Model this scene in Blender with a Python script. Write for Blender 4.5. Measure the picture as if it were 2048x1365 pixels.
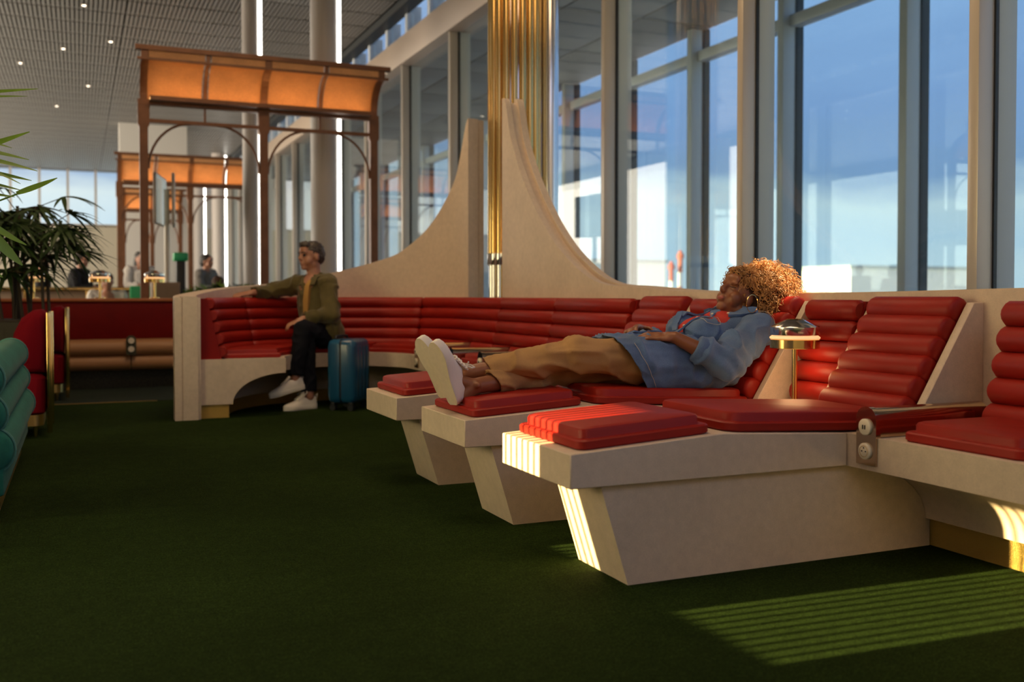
import bpy, bmesh, math, random
from mathutils import Vector, Matrix, Quaternion, noise as mnoise
random.seed(7)
PI = math.pi
SC = bpy.context.scene
COL = SC.collection
for _o in list(bpy.data.objects): bpy.data.objects.remove(_o)

# ------------------------------------------------------------------ camera
cam = bpy.data.cameras.new('camera'); cam_o = bpy.data.objects.new('camera', cam); COL.objects.link(cam_o)
cam.lens = 35.0; cam.sensor_width = 36.0; cam.sensor_fit = 'HORIZONTAL'
cam_o.location = (0, 0, 0.9)
cam_o.rotation_euler = (math.radians(90 - 1.3), 0, math.radians(-23.5))
cam.shift_y = -0.0231
cam.clip_end = 2000; cam.clip_start = 0.05
cam.dof.use_dof = True; cam.dof.focus_distance = 4.0; cam.dof.aperture_fstop = 2.2
SC.camera = cam_o
SC.view_settings.view_transform = 'Standard'; SC.view_settings.look = 'None'
SC.view_settings.gamma = 1.0; SC.view_settings.use_curve_mapping = False
SC.view_settings.exposure = 0.12
SC.cycles.use_denoising = True
SC.cycles.max_bounces = 10; SC.cycles.diffuse_bounces = 5; SC.cycles.glossy_bounces = 5
SC.cycles.transmission_bounces = 6; SC.cycles.transparent_max_bounces = 24
SC.cycles.sample_clamp_indirect = 6.0
SC.cycles.caustics_reflective = False; SC.cycles.caustics_refractive = False

# ------------------------------------------------------------------ world: evening sky, low sun on the -X side
SUN_TO = Vector((-1.0, 0.05, 0.24)).normalized()
w = bpy.data.worlds.new('sky'); SC.world = w; w.use_nodes = True
nt = w.node_tree; nt.nodes.clear(); N = nt.nodes.new; L = nt.links.new
out = N('ShaderNodeOutputWorld'); bg = N('ShaderNodeBackground'); L(bg.outputs[0], out.inputs[0])
tc = N('ShaderNodeTexCoord'); nrm = N('ShaderNodeVectorMath'); nrm.operation = 'NORMALIZE'; L(tc.outputs['Generated'], nrm.inputs[0])
sep = N('ShaderNodeSeparateXYZ'); L(nrm.outputs[0], sep.inputs[0])
def wmath(op, a, b=None, c=None, clamp=False):
    n = N('ShaderNodeMath'); n.operation = op; n.use_clamp = clamp
    for i, x in enumerate((a, b, c)):
        if x is None: continue
        if isinstance(x, (int, float)): n.inputs[i].default_value = x
        else: L(x, n.inputs[i])
    return n.outputs[0]
scl = N('ShaderNodeVectorMath'); scl.operation = 'MULTIPLY'; scl.inputs[1].default_value = (1.0, 1.0, 3.2); L(nrm.outputs[0], scl.inputs[0])
nz = N('ShaderNodeTexNoise'); nz.inputs['Scale'].default_value = 3.1; nz.inputs['Detail'].default_value = 6.0; nz.inputs['Roughness'].default_value = 0.55
L(scl.outputs[0], nz.inputs['Vector'])
el = wmath('ADD', sep.outputs['Z'], wmath('MULTIPLY', wmath('SUBTRACT', nz.outputs[0], 0.5), 0.22))
ramp = N('ShaderNodeValToRGB'); L(el, ramp.inputs[0]); cr = ramp.color_ramp
stops = [(0.0, (.84, .92, .96)), (.045, (.70, .83, .95)), (.085, (.80, .88, .93)), (.125, (.32, .46, .72)), (.19, (.33, .48, .82)),
         (.28, (.43, .60, .95)), (.45, (.32, .49, .86)), (1.0, (.14, .27, .58))]
while len(cr.elements) < len(stops): cr.elements.new(0.5)
for e, (p_, c_) in zip(cr.elements, stops): e.position = p_; e.color = (*c_, 1)
dt = N('ShaderNodeVectorMath'); dt.operation = 'DOT_PRODUCT'; L(nrm.outputs[0], dt.inputs[0]); dt.inputs[1].default_value = SUN_TO
d0 = wmath('MAXIMUM', dt.outputs['Value'], 0.0)
glow = wmath('ADD', wmath('MULTIPLY', wmath('POWER', d0, 1.3), 2.6), wmath('MULTIPLY', wmath('POWER', d0, 12.0), 5.0))
gm = N('ShaderNodeVectorMath'); gm.operation = 'SCALE'; gm.inputs[0].default_value = (1.0, .70, .40); L(glow, gm.inputs['Scale'])
addc = N('ShaderNodeVectorMath'); addc.operation = 'ADD'; L(ramp.outputs[0], addc.inputs[0]); L(gm.outputs[0], addc.inputs[1])
L(addc.outputs[0], bg.inputs['Color']); bg.inputs['Strength'].default_value = 1.0

sun = bpy.data.lights.new('sun', 'SUN'); sun.energy = 21.0; sun.color = (1.0, .74, .32); sun.angle = math.radians(0.26)
sun_o = bpy.data.objects.new('sun', sun); COL.objects.link(sun_o)
sun_o.rotation_euler = SUN_TO.to_track_quat('Z', 'Y').to_euler(); sun_o.location = (-20, 4, 8)

def area_light(name, loc, size, energy, col, rot=(0, 0, 0)):
    li = bpy.data.lights.new(name, 'AREA'); li.shape = 'RECTANGLE'; li.size, li.size_y = size; li.energy = energy; li.color = col
    o = bpy.data.objects.new(name, li); COL.objects.link(o); o.location = loc; o.rotation_euler = rot; return o
area_light('top_fill_bench', (1.3, 3.0, 4.90), (2.4, 2.4), 55., (1., .66, .36))  # unseen fill added overhead for more top light on the loungers
area_light('top_fill_booth', (1.3, 7.4, 4.90), (2.6, 2.0), 66., (1., .68, .40))  # unseen fill added overhead to brighten the booth and fins
area_light('side_fill_hall', (-6.0, 22., 2.4), (4.4, 20.), 1150., (1., .88, .70), (0, math.radians(-98), 0))  # added fill, out of view, brightening the far hall from the left

# ------------------------------------------------------------------ materials
MATS = {}
def mat(name, col, rough=.5, metal=0., spec=.5, var=None, bump=None, emis=None, estr=0., sheen=0., coat=0., subs=0., stripe=None, aniso=0.):
    m = bpy.data.materials.new(name); m.use_nodes = True; t = m.node_tree; b = t.nodes['Principled BSDF']
    b.inputs['Base Color'].default_value = (*col, 1); b.inputs['Roughness'].default_value = rough
    b.inputs['Metallic'].default_value = metal; b.inputs['Specular IOR Level'].default_value = spec
    b.inputs['Sheen Weight'].default_value = sheen; b.inputs['Coat Weight'].default_value = coat; b.inputs['Coat Roughness'].default_value = .12
    if subs: b.inputs['Subsurface Weight'].default_value = subs; b.inputs['Subsurface Radius'].default_value = (.02, .008, .004); b.inputs['Subsurface Scale'].default_value = .5
    if emis: b.inputs['Emission Color'].default_value = (*emis, 1); b.inputs['Emission Strength'].default_value = estr
    co = t.nodes.new('ShaderNodeTexCoord')
    def noise(scale, det=3.):
        n = t.nodes.new('ShaderNodeTexNoise'); n.inputs['Scale'].default_value = scale; n.inputs['Detail'].default_value = det
        t.links.new(co.outputs['Object'], n.inputs['Vector']); return n
    if var:                                  # list of (scale, amount): brightness mottling
        prev = None
        for sc_, am in var:
            n = noise(sc_)
            r = t.nodes.new('ShaderNodeMapRange'); r.inputs[1].default_value = .3; r.inputs[2].default_value = .7
            r.inputs[3].default_value = 1 - am; r.inputs[4].default_value = 1 + am; t.links.new(n.outputs[0], r.inputs[0])
            if prev is None: prev = r.outputs[0]
            else:
                mu = t.nodes.new('ShaderNodeMath'); mu.operation = 'MULTIPLY'; t.links.new(prev, mu.inputs[0]); t.links.new(r.outputs[0], mu.inputs[1]); prev = mu.outputs[0]
        v = t.nodes.new('ShaderNodeVectorMath'); v.operation = 'SCALE'; v.inputs[0].default_value = col; t.links.new(prev, v.inputs['Scale'])
        t.links.new(v.outputs[0], b.inputs['Base Color'])
    h = None
    if bump: h = noise(bump[0]).outputs[0]; bs = bump[1]; bd = bump[2] if len(bump) > 2 else .004
    if stripe:                               # (axis rotation vector scale) fine wave relief
        wv = t.nodes.new('ShaderNodeTexWave'); wv.bands_direction = stripe[0]; wv.inputs['Scale'].default_value = stripe[1]
        wv.inputs['Distortion'].default_value = stripe[3] if len(stripe) > 3 else 0.
        t.links.new(co.outputs['Object'], wv.inputs['Vector']); h = wv.outputs['Fac']; bs = stripe[2]; bd = .004
    if h is not None:
        bp = t.nodes.new('ShaderNodeBump'); bp.inputs['Strength'].default_value = bs; bp.inputs['Distance'].default_value = bd
        t.links.new(h, bp.inputs['Height']); t.links.new(bp.outputs[0], b.inputs['Normal'])
    MATS[name] = m; return m
def glass_mat(name, tint, refl, grazing):
    m = bpy.data.materials.new(name); m.use_nodes = True; t = m.node_tree; t.nodes.clear()
    o = t.nodes.new('ShaderNodeOutputMaterial'); mx = t.nodes.new('ShaderNodeMixShader'); tr = t.nodes.new('ShaderNodeBsdfTransparent'); gl = t.nodes.new('ShaderNodeBsdfGlossy')
    tr.inputs[0].default_value = (*tint, 1); gl.inputs['Roughness'].default_value = 0.0; gl.inputs[0].default_value = (1, 1, 1, 1)
    lw = t.nodes.new('ShaderNodeLayerWeight'); lw.inputs[0].default_value = .5
    pw = t.nodes.new('ShaderNodeMath'); pw.operation = 'POWER'; pw.inputs[1].default_value = 4.0; t.links.new(lw.outputs['Facing'], pw.inputs[0])
    ma = t.nodes.new('ShaderNodeMath'); ma.operation = 'MULTIPLY_ADD'; ma.inputs[1].default_value = grazing; ma.inputs[2].default_value = refl; t.links.new(pw.outputs[0], ma.inputs[0])
    t.links.new(ma.outputs[0], mx.inputs[0]); t.links.new(tr.outputs[0], mx.inputs[1]); t.links.new(gl.outputs[0], mx.inputs[2]); t.links.new(mx.outputs[0], o.inputs[0])
    MATS[name] = m; return m

mat('carpet', (.0200, .0385, .0075), .95, spec=.05, var=[(170., .60), (60., .25), (14., .12), (.9, .25)], bump=(300., 1., .008))
mat('carpet_far', (.030, .040, .030), .95, spec=.05, var=[(170., .5), (1.1, .2)])
mat('stone', (.69, .565, .445), .55, spec=.3, var=[(240., .05), (30., .05), (3., .05)], bump=(300., .05, .001))
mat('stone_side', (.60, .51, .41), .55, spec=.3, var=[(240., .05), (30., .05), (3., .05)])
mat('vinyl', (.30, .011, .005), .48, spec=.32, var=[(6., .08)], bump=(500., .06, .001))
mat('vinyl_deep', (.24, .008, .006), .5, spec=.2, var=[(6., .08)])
mat('gloss_red', (.11, .005, .008), .10, spec=.6, coat=1.0)
mat('plate_metal', (.56, .43, .32), .14, metal=1.0)
mat('brass', (.83, .57, .22), .16, metal=1.0)
mat('brass_satin', (.80, .55, .20), .32, metal=1.0)
mat('chrome', (.86, .86, .88), .05, metal=1.0)
mat('chrome_soft', (.88, .88, .90), .16, metal=1.0)
mat('header_paint', (.50, .40, .32), .45, metal=.1)
mat('hammered', (.82, .56, .16), .30, metal=1.0, bump=(300., .8, .008))
mat('cream', (.80, .72, .58), .4)
mat('black', (.012, .012, .012), .5)
mat('lamp_glow', (1., .8, .55), .4, emis=(1., .52, .22), estr=.85)
mat('led', (1, 1, 1), .4, emis=(1.0, .95, .84), estr=7.)
mat('spot_glow', (1, 1, 1), .4, emis=(1.0, .84, .64), estr=5.)
mat('amber_glow', (1, .7, .4), .4, emis=(1.0, .55, .20), estr=4.2)
mat('copper', (.20, .085, .040), .42, metal=.35, var=[(8., .15)])
mat('cane', (.70, .33, .13), .55, var=[(5., .10), (90., .12)], stripe=('Z', 18., .3, 1.))
mat('column_paint', (.58, .53, .50), .42)
mat('metal_frame', (.62, .55, .47), .35, metal=.25)
mat('frame_outer', (.70, .73, .74), .4)
mat('gasket', (.02, .024, .026), .5)
mat('wall_white', (.70, .67, .62), .7)
mat('wall_beige', (.62, .55, .42), .7)
mat('ceiling_slat', (.36, .345, .33), .45, metal=.3)
mat('ceiling_dark', (.13, .12, .115), .8)
mat('corridor_ceil', (.30, .295, .285), .5, metal=.2)
mat('corridor_floor', (.30, .29, .27), .35)
mat('apron', (.42, .43, .44), .8)
mat('denim', (.098, .170, .335), .85, spec=.2, var=[(9., .22), (420., .18)], bump=(380., .25, .002), sheen=.2)
mat('denim_thread', (.50, .46, .40), .8)
mat('khaki', (.46, .27, .115), .85, spec=.2, var=[(10., .10), (300., .06)], bump=(300., .15, .0015))
mat('red_top', (.55, .03, .02), .7)
mat('skin_brown', (.27, .100, .045), .42, subs=.15, var=[(30., .06)])
mat('skin_light', (.42, .20, .125), .45, subs=.15)
mat('lip', (.30, .06, .05), .4)
mat('nail', (.55, .03, .05), .25)
mat('hair_curl', (.50, .25, .085), .42, spec=.4, var=[(14., .30)])
mat('hair_core', (.075, .028, .012), .7)
mat('hair_dark', (.022, .017, .014), .5, var=[(40., .4)])
mat('hair_grey', (.060, .048, .040), .5, var=[(60., .6)])
mat('white_shoe', (.80, .76, .70), .55, bump=(200., .08, .001))
mat('sole', (.72, .60, .46), .7, var=[(60., .04)])
mat('jacket', (.082, .064, .013), .85, var=[(12., .15)], sheen=.2)
mat('mustard', (.42, .23, .06), .85)
mat('navy', (.008, .009, .014), .9, spec=.15)
mat('case_blue', (.010, .088, .195), .28, spec=.5, coat=.3)
mat('case_dark', (.008, .012, .018), .5)
mat('teal_velvet', (.020, .150, .110), .85, spec=.2, var=[(30., .12), (4., .10)], bump=(160., .3, .003), sheen=.08)
mat('teal_piping', (.05, .20, .17), .7, sheen=.4)
mat('crimson', (.165, .002, .008), .85, spec=.12)
mat('tan_leather', (.42, .21, .09), .5)
mat('burgundy', (.15, .004, .002), .6, spec=.15, var=[(7., .1)])
mat('wood_orange', (.42, .13, .035), .45)
mat('olive_dark', (.055, .052, .030), .8)
mat('mosaic_dark', (.03, .028, .018), .35, var=[(60., .7)])
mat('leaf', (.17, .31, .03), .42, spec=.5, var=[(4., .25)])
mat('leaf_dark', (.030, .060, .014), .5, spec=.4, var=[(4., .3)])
mat('cane_stem', (.05, .035, .018), .8)
mat('black_cloth', (.018, .017, .017), .9)
mat('grey_cloth', (.22, .20, .18), .9)
mat('white_cloth', (.72, .68, .62), .9)
mat('green_plastic', (.03, .45, .17), .4)
mat('screen', (.03, .03, .03), .12, emis=(.80, .85, .74), estr=.22)
mat('wood_box', (.34, .23, .15), .6)
mat('beacon_red', (.42, .09, .07), .6)
mat('far_white', (.75, .76, .78), .7)
mat('far_grey', (.35, .39, .43), .7)
mat('wall_paint', (.45, .40, .34), .8)
glass_mat('glass', (.90, .95, .95), .045, .55)
glass_mat('glass_outer', (.84, .92, .95), .04, .45)

def frosted_mat(name, col):
    m = bpy.data.materials.new(name); m.use_nodes = True; t = m.node_tree; t.nodes.clear()
    o = t.nodes.new('ShaderNodeOutputMaterial'); tr = t.nodes.new('ShaderNodeBsdfTranslucent'); tr.inputs[0].default_value = (*col, 1); t.links.new(tr.outputs[0], o.inputs[0])
    MATS[name] = m
frosted_mat('frosted', (.70, .76, .80))
# ------------------------------------------------------------------ mesh helpers
def new_obj(name, me, material=None, parent=None, loc=None):
    o = bpy.data.objects.new(name, me); COL.objects.link(o)
    if material and me is not None and not me.materials: me.materials.append(MATS[material])
    if parent is not None: o.parent = parent
    if loc is not None: o.location = loc
    return o
def thing(name, label, cat, loc=(0, 0, 0), rz=0., group=None, kind=None):
    o = bpy.data.objects.new(name, None); COL.objects.link(o); o.location = loc; o.rotation_euler = (0, 0, rz); o.empty_display_size = .1
    return tag(o, label, cat, group, kind)
def tag(o, label=None, cat=None, group=None, kind=None):
    if label: o['label'] = label
    if cat: o['category'] = cat
    if group: o['group'] = group
    if kind: o['kind'] = kind
    return o
class MB:
    def __init__(s): s.v = []; s.f = []
    def add(s, vs, fs):
        b = len(s.v); s.v += [tuple(x) for x in vs]; s.f += [tuple(i + b for i in q) for q in fs]; return s
    def box(s, lo, hi):
        x0, y0, z0 = lo; x1, y1, z1 = hi
        return s.add([(x0, y0, z0), (x1, y0, z0), (x1, y1, z0), (x0, y1, z0), (x0, y0, z1), (x1, y0, z1), (x1, y1, z1), (x0, y1, z1)],
                     [(0, 3, 2, 1), (4, 5, 6, 7), (0, 1, 5, 4), (1, 2, 6, 5), (2, 3, 7, 6), (3, 0, 4, 7)])
    def rings(s, rs, cap0=True, cap1=True, closed=True):
        n = len(rs[0]); vs = [p for r in rs for p in r]; fs = []
        for i in range(len(rs) - 1):
            for j in range(n if closed else n - 1):
                k = (j + 1) % n
                fs.append((i * n + j, i * n + k, (i + 1) * n + k, (i + 1) * n + j))
        if cap0: fs.append(tuple(reversed(range(n))))
        if cap1: fs.append(tuple((len(rs) - 1) * n + j for j in range(n)))
        return s.add(vs, fs)
    def prism(s, poly, d0, d1, axis='y'):        # polygon in the plane across axis
        def P(a, b, d): return {'y': (a, d, b), 'x': (d, a, b), 'z': (a, b, d)}[axis]
        return s.rings([[P(a, b, d0) for a, b in poly], [P(a, b, d1) for a, b in poly]])
    def tube(s, path, r, n=8, side=None, cap=True):
        path = [Vector(p) for p in path]; rs = []; up = Vector(side) if side else None
        for i, p in enumerate(path):
            t = (path[min(i + 1, len(path) - 1)] - path[max(i - 1, 0)]).normalized()
            if up is None or abs(up.normalized().dot(t)) > .98: up = Vector((0, 0, 1)) if abs(t.z) < .9 else Vector((1, 0, 0))
            a = t.cross(up).normalized(); b = a.cross(t).normalized(); up = b
            ri = r[i] if isinstance(r, (list, tuple)) else r
            ra, rb = ri if isinstance(ri, (list, tuple)) else (ri, ri)
            rs.append([p + a * (math.cos(2 * PI * j / n) * ra) + b * (math.sin(2 * PI * j / n) * rb) for j in range(n)])
        return s.rings(rs, cap, cap)
    def lathe(s, prof, c=(0, 0, 0), n=24, axis='z', cap=True):
        cx, cy, cz = c; rs = []
        for r, h in prof:
            ring = []
            for j in range(n):
                a = 2 * PI * j / n; x, y = r * math.cos(a), r * math.sin(a)
                ring.append({'z': (cx + x, cy + y, cz + h), 'x': (cx + h, cy + x, cz + y), 'y': (cx + y, cy + h, cz + x)}[axis])
            rs.append(ring)
        return s.rings(rs, cap, cap)
    def ball(s, c, r, M=None, n=16, m=10):
        r = r if isinstance(r, (list, tuple)) else (r, r, r); c = Vector(c); rs = []
        for i in range(m + 1):
            a = PI * (i + .02 if i == 0 else i - .02 if i == m else i) / m - PI / 2
            ring = []
            for j in range(n):
                t = 2 * PI * j / n; q = Vector((r[0] * math.cos(a) * math.cos(t), r[1] * math.cos(a) * math.sin(t), r[2] * math.sin(a)))
                ring.append(c + (M @ q if M else q))
            rs.append(ring)
        return s.rings(rs)
    def cap(s, p0, r0, p1, r1, n=14):            # tapered limb with round ends
        p0, p1 = Vector(p0), Vector(p1); d = (p1 - p0); l = d.length; d.normalize(); pts = []; rr = []
        for k in range(4, 0, -1):
            a = k / 4 * PI / 2 * .97; pts.append(p0 - d * (math.sin(a) * r0)); rr.append(r0 * math.cos(a))
        for k in range(5): pts.append(p0.lerp(p1, k / 4)); rr.append(r0 + (r1 - r0) * k / 4)
        for k in range(1, 5):
            a = k / 4 * PI / 2 * .97; pts.append(p1 + d * (math.sin(a) * r1)); rr.append(r1 * math.cos(a))
        return s.tube(pts, rr, n)
    def mesh(s, name, smooth=False, bevel=0., seg=2, ang=35.):
        me = bpy.data.meshes.new(name); me.from_pydata(s.v, [], s.f); 
        bm = bmesh.new(); bm.from_mesh(me); bmesh.ops.recalc_face_normals(bm, faces=bm.faces)
        if bevel:
            es = [e for e in bm.edges if len(e.link_faces) == 2 and e.calc_face_angle(0) > math.radians(ang)]
            bmesh.ops.bevel(bm, geom=es, offset=bevel, segments=seg, affect='EDGES', profile=.5, clamp_overlap=True)
        bm.to_mesh(me); bm.free()
        if smooth or bevel:
            for p in me.polygons: p.use_smooth = True
            try: me.set_sharp_from_angle(angle=math.radians(smooth if isinstance(smooth, (int, float)) and smooth > 1 else 40))
            except Exception: pass
        me.update(); return me
    def build(s, name, material, parent=None, smooth=False, bevel=0., seg=2, loc=None, ang=35.):
        return new_obj(name, s.mesh(name, smooth, bevel, seg, ang), material, parent, loc)
def rrect(x0, y0, x1, y1, r, n=5):
    pts = []
    for cx, cy, a0 in ((x1 - r, y1 - r, 0), (x0 + r, y1 - r, 90), (x0 + r, y0 + r, 180), (x1 - r, y0 + r, 270)):
        for k in range(n + 1):
            a = math.radians(a0 + 90 * k / n); pts.append((cx + r * math.cos(a), cy + r * math.sin(a)))
    return pts
def copy_tree(o, parent=None):
    c = o.copy(); COL.objects.link(c); c.parent = parent
    for ch in list(o.children): copy_tree(ch, c)
    return c
def bez(p0, p1, p2, n):
    p0, p1, p2 = Vector(p0), Vector(p1), Vector(p2)
    return [p0 * (1 - t) ** 2 + p1 * 2 * t * (1 - t) + p2 * t * t for t in [i / n for i in range(n + 1)]]
def interp(tab, x):
    for (a, b), (c, d) in zip(tab, tab[1:]):
        if a <= x <= c: return b + (d - b) * (x - a) / (c - a)
    return tab[0][1] if x < tab[0][0] else tab[-1][1]
def smooth_interp(tab, x):                      # Catmull-Rom through the table
    i = 0
    while i < len(tab) - 2 and x > tab[i + 1][0]: i += 1
    p1, p2 = tab[i], tab[i + 1]; p0 = tab[max(i - 1, 0)]; p3 = tab[min(i + 2, len(tab) - 1)]
    h = p2[0] - p1[0]; t = min(max((x - p1[0]) / h, 0), 1)
    m1 = (p2[1] - p0[1]) / max(p2[0] - p0[0], 1e-6) * h; m2 = (p3[1] - p1[1]) / max(p3[0] - p1[0], 1e-6) * h
    return (2*t**3 - 3*t*t + 1) * p1[1] + (t**3 - 2*t*t + t) * m1 + (-2*t**3 + 3*t*t) * p2[1] + (t**3 - t*t) * m2
# ================================================================== the setting
XG, XO = 4.30, 8.00                       # lounge glass wall, outer curtain wall
ZC = 4.95
def struct(o, label=None): 
    o['kind'] = 'structure'
    if label: o['label'] = label
    return o
struct(MB().box((-9, -7, -.12), (XG + .1, 36, 0)).build('floor', 'carpet'), 'dark green carpet covering the lounge floor')
struct(MB().box((-9, 8.95, 0), (XG + .1, 36, .003)).build('floor_far', 'carpet_far'), 'greyer carpet of the hall beyond the brass strip')
struct(MB().box((-9, 8.925, 0), (.60, 8.95, .004)).build('trim_2', 'brass_satin'), 'thin brass strip between the two carpets')
struct(MB().box((XG + .1, -7, -.12), (XO + .15, 36, 0)).build('floor_corridor', 'corridor_floor'), 'pale grey corridor floor beyond the glass wall')
struct(MB().box((XO + .3, -300, -4.3), (1500, 1500, -4.0)).build('ground_apron', 'apron'), 'grey airport apron outside the windows')

# slatted metal ceiling: panels of fine slats, joints every 0.72 m
ceil = struct(MB().box((-9, -2, ZC + .03), (XG - .1, 36, ZC + .15)).build('ceiling', 'ceiling_dark'), 'grey slatted metal ceiling with dark joints')
pm = MB(); PL, PW = 3.4, .665
for k in range(56):
    x = k * PL / 56
    pm.box((x, 0, 0), (x + .038, PW, .022))
pm.box((0, 0, .022), (PL, .02, .03)); pm.box((0, PW - .02, .022), (PL, PW, .03))
panel_me = pm.mesh('ceiling_panel'); panel_me.materials.append(MATS['ceiling_slat'])
for iy in range(-11, 38):
    for ix in range(3):
        y = 7.6 + iy * .72; x = XG - .22 - (ix + 1) * (PL + .012)
        new_obj('ceiling_panel', panel_me, None, ceil, (x, y, ZC))
struct(MB().box((XG - .22, -2, ZC - .10), (XG - .02, 36, ZC + .1)).build('trim_1', 'gasket'), 'black trim along the ceiling edge')

# lounge glass wall
w1 = struct(thing('window_1', None, None, (0, 0, 0))); w1['label'] = 'tall glass wall of the lounge with slim grey mullions'
MY = [3.73 + 1.955 * k for k in range(-1, 16)]
pane_me = MB().box((-.006, .04, .04), (.006, 1.915, 4.10)).mesh('pane'); pane_me.materials.append(MATS['glass'])
front_me = MB().box((-.12, -.032, 0), (-.012, .032, 4.12)).mesh('mullion', bevel=.004); front_me.materials.append(MATS['metal_frame'])
gask_me = MB().box((-.012, -.04, 0), (.012, .04, 4.12)).mesh('gasket'); gask_me.materials.append(MATS['gasket'])
back_me = MB().box((.012, -.032, 0), (.15, .032, 4.12)).mesh('mullion_fin', bevel=.004); back_me.materials.append(MATS['frame_outer'])
for y in MY:
    m_ = new_obj('mullion', front_me, None, w1, (XG, y, 0))
    new_obj('gasket', gask_me, None, m_); new_obj('mullion_fin', back_me, None, m_)
    new_obj('pane', pane_me, None, w1, (XG, y, 0))
MB().box((XG - .10, 1.6, 0), (XG + .12, 35, .04)).build('sill_rail', 'metal_frame', w1)
hd = MB().box((XG - .16, .5, 4.12), (XG + .22, 35, 4.50)).build('header_beam', 'header_paint', w1, bevel=.01)
for k in range(-1, 31):
    y = 3.73 + .9775 * k
    MB().box((XG - .05, y - .05, 4.50), (XG + .16, y + .05, 4.95)).build('clerestory_post', 'frame_outer', w1)
    MB().box((XG - .004, y + .05, 4.5), (XG + .004, y + .9275, 4.95)).build('clerestory_pane', 'glass', w1)

# corridor ceiling and outer curtain wall
cc = struct(MB().box((XG + .22, -6, 4.62), (XO + .1, 36, 4.72)).build('ceiling_corridor', 'ceiling_dark'), 'grey panelled corridor ceiling beyond the glass')
cp = MB().box((0, 0, 0), (1.13, 1.92, .03)).mesh('corridor_panel', bevel=.004); cp.materials.append(MATS['corridor_ceil'])
for iy in range(-1, 16):
    for ix in range(3): new_obj('corridor_panel', cp, None, cc, (XG + .28 + ix * 1.16, 3.73 + 1.955 * iy, 4.58))
w2 = struct(thing('window_2', None, None)); w2['label'] = 'outer curtain wall of the corridor with grey blue mullions'
op = MB().box((-.006, .06, .10), (.006, 1.90, 4.14)).mesh('outer_pane'); op.materials.append(MATS['glass_outer'])
om = MB().box((-.20, -.055, 0), (-.01, .055, 4.6)).mesh('outer_mullion', bevel=.006); om.materials.append(MATS['frame_outer'])
og = MB().box((-.014, -.065, 0), (.10, .065, 4.6)).mesh('gasket'); og.materials.append(MATS['gasket'])
for k in range(-3, 15):
    y = 7.85 + 1.96 * k
    m_ = new_obj('outer_mullion', om, None, w2, (XO, y, 0)); new_obj('gasket', og, None, m_)
    new_obj('outer_pane', op, None, w2, (XO, y, 0))
    MB().box((XO - .005, y + .06, 4.28), (XO + .005, y + 1.90, 4.56)).build('top_pane', 'glass_outer', w2)
MB().box((XO - .10, 1.9, 4.14), (XO + .06, 36, 4.28)).build('top_rail', 'frame_outer', w2, bevel=.006)
MB().box((XO - .10, 1.9, 0), (XO + .06, 36, .10)).build('sill_rail', 'frame_outer', w2)

# far end of the hall
YB = 35.2
wb = struct(MB().box((-9, YB, 0), (XO, YB + .2, 3.15)).build('wall_back', 'wall_beige'), 'beige wall closing the far end of the hall')
w3 = struct(thing('window_3', None, None)); w3['label'] = 'bright clerestory windows above the far beige wall'
for k in range(12):
    x = -8.6 + k * .83
    MB().box((x - .035, YB + .02, 3.15), (x + .035, YB + .14, ZC)).build('mullion', 'metal_frame', w3)
    MB().box((x + .035, YB + .07, 3.2), (x + .795, YB + .08, ZC)).build('pane', 'glass', w3)
MB().box((-9, YB + .0, 3.12), (2, YB + .16, 3.2)).build('sill_rail', 'metal_frame', w3)
struct(MB().box((2.0, YB, 3.15), (XO, YB + .2, ZC)).build('wall_back_upper', 'wall_white'), 'white upper wall at the far end right of the windows')
struct(MB().box((.90, 25.2, 0), (2.42, 25.6, ZC)).build('wall_block', 'wall_white'), 'white block wall at the far right of the hall')

# unseen left wall, added to block the low sun; openings cut to shape its patches
wl = struct(thing('sun_mask_wall', None, None, (0, 0, 0))); wl['label'] = 'unseen left wall added to block the sun, with slatted openings shaping its patches'
XW = -2.2; holes = [(2.12, 2.58, .90, 1.41), (3.02, 3.40, .90, 1.47), (7.75, 8.35, 3.40, ZC), (3.50, 5.50, .40, 2.10)]
ys = sorted({-1.5, 14.0, *[h for q in holes for h in q[:2]]}); zs = sorted({0, ZC, *[h for q in holes for h in q[2:]]})
for a, b in zip(ys, ys[1:]):
    for c, d in zip(zs, zs[1:]):
        if any(q[0] <= a and b <= q[1] and q[2] <= c and d <= q[3] for q in holes): continue
        MB().box((XW - .06, a, c), (XW, b, d)).build('wall_panel', 'wall_paint', wl)
for q in holes[:2]:
    k = 0
    while q[0] + k * .046 < q[1]:
        y = q[0] + k * .046; k += 1
        MB().box((XW - .045, y, q[2]), (XW - .03, y + .013, q[3])).build('slat', 'copper', wl)

w4 = struct(thing('fill_panes', None, None)); w4['label'] = 'unseen frosted panes added in the left wall as soft warm fill'  # unseen panes added to spread soft warm light from the left
for k in range(2):
    MB().add([(XW - .03, 3.50 + k, .39), (XW - .03, 4.50 + k, .39), (XW - .03, 4.50 + k, 2.11), (XW - .03, 3.50 + k, 2.11)], [(0, 1, 2, 3)]).build('frosted_pane', 'frosted', w4)
for y in (3.50, 4.48, 5.48): MB().box((XW - .05, y, .40), (XW + .01, y + (.04 if y == 4.48 else .02), 2.10)).build('frame', 'metal_frame', w4)
struct(MB().box((-9, -5.2, 0), (XG + .2, -5.0, ZC)).build('sky_block_wall', 'wall_paint'), 'unseen wall added behind the viewer to cut the sky light')  # added unseen, blocks sky light coming from behind the camera

struct(MB().box((-66, 15, -4), (-60, 130, 24)).build('sun_block_wing', 'wall_paint'), 'unseen block added outside to keep the sun off the far hall')  # added out of view to block the low sun from the far hall
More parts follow.
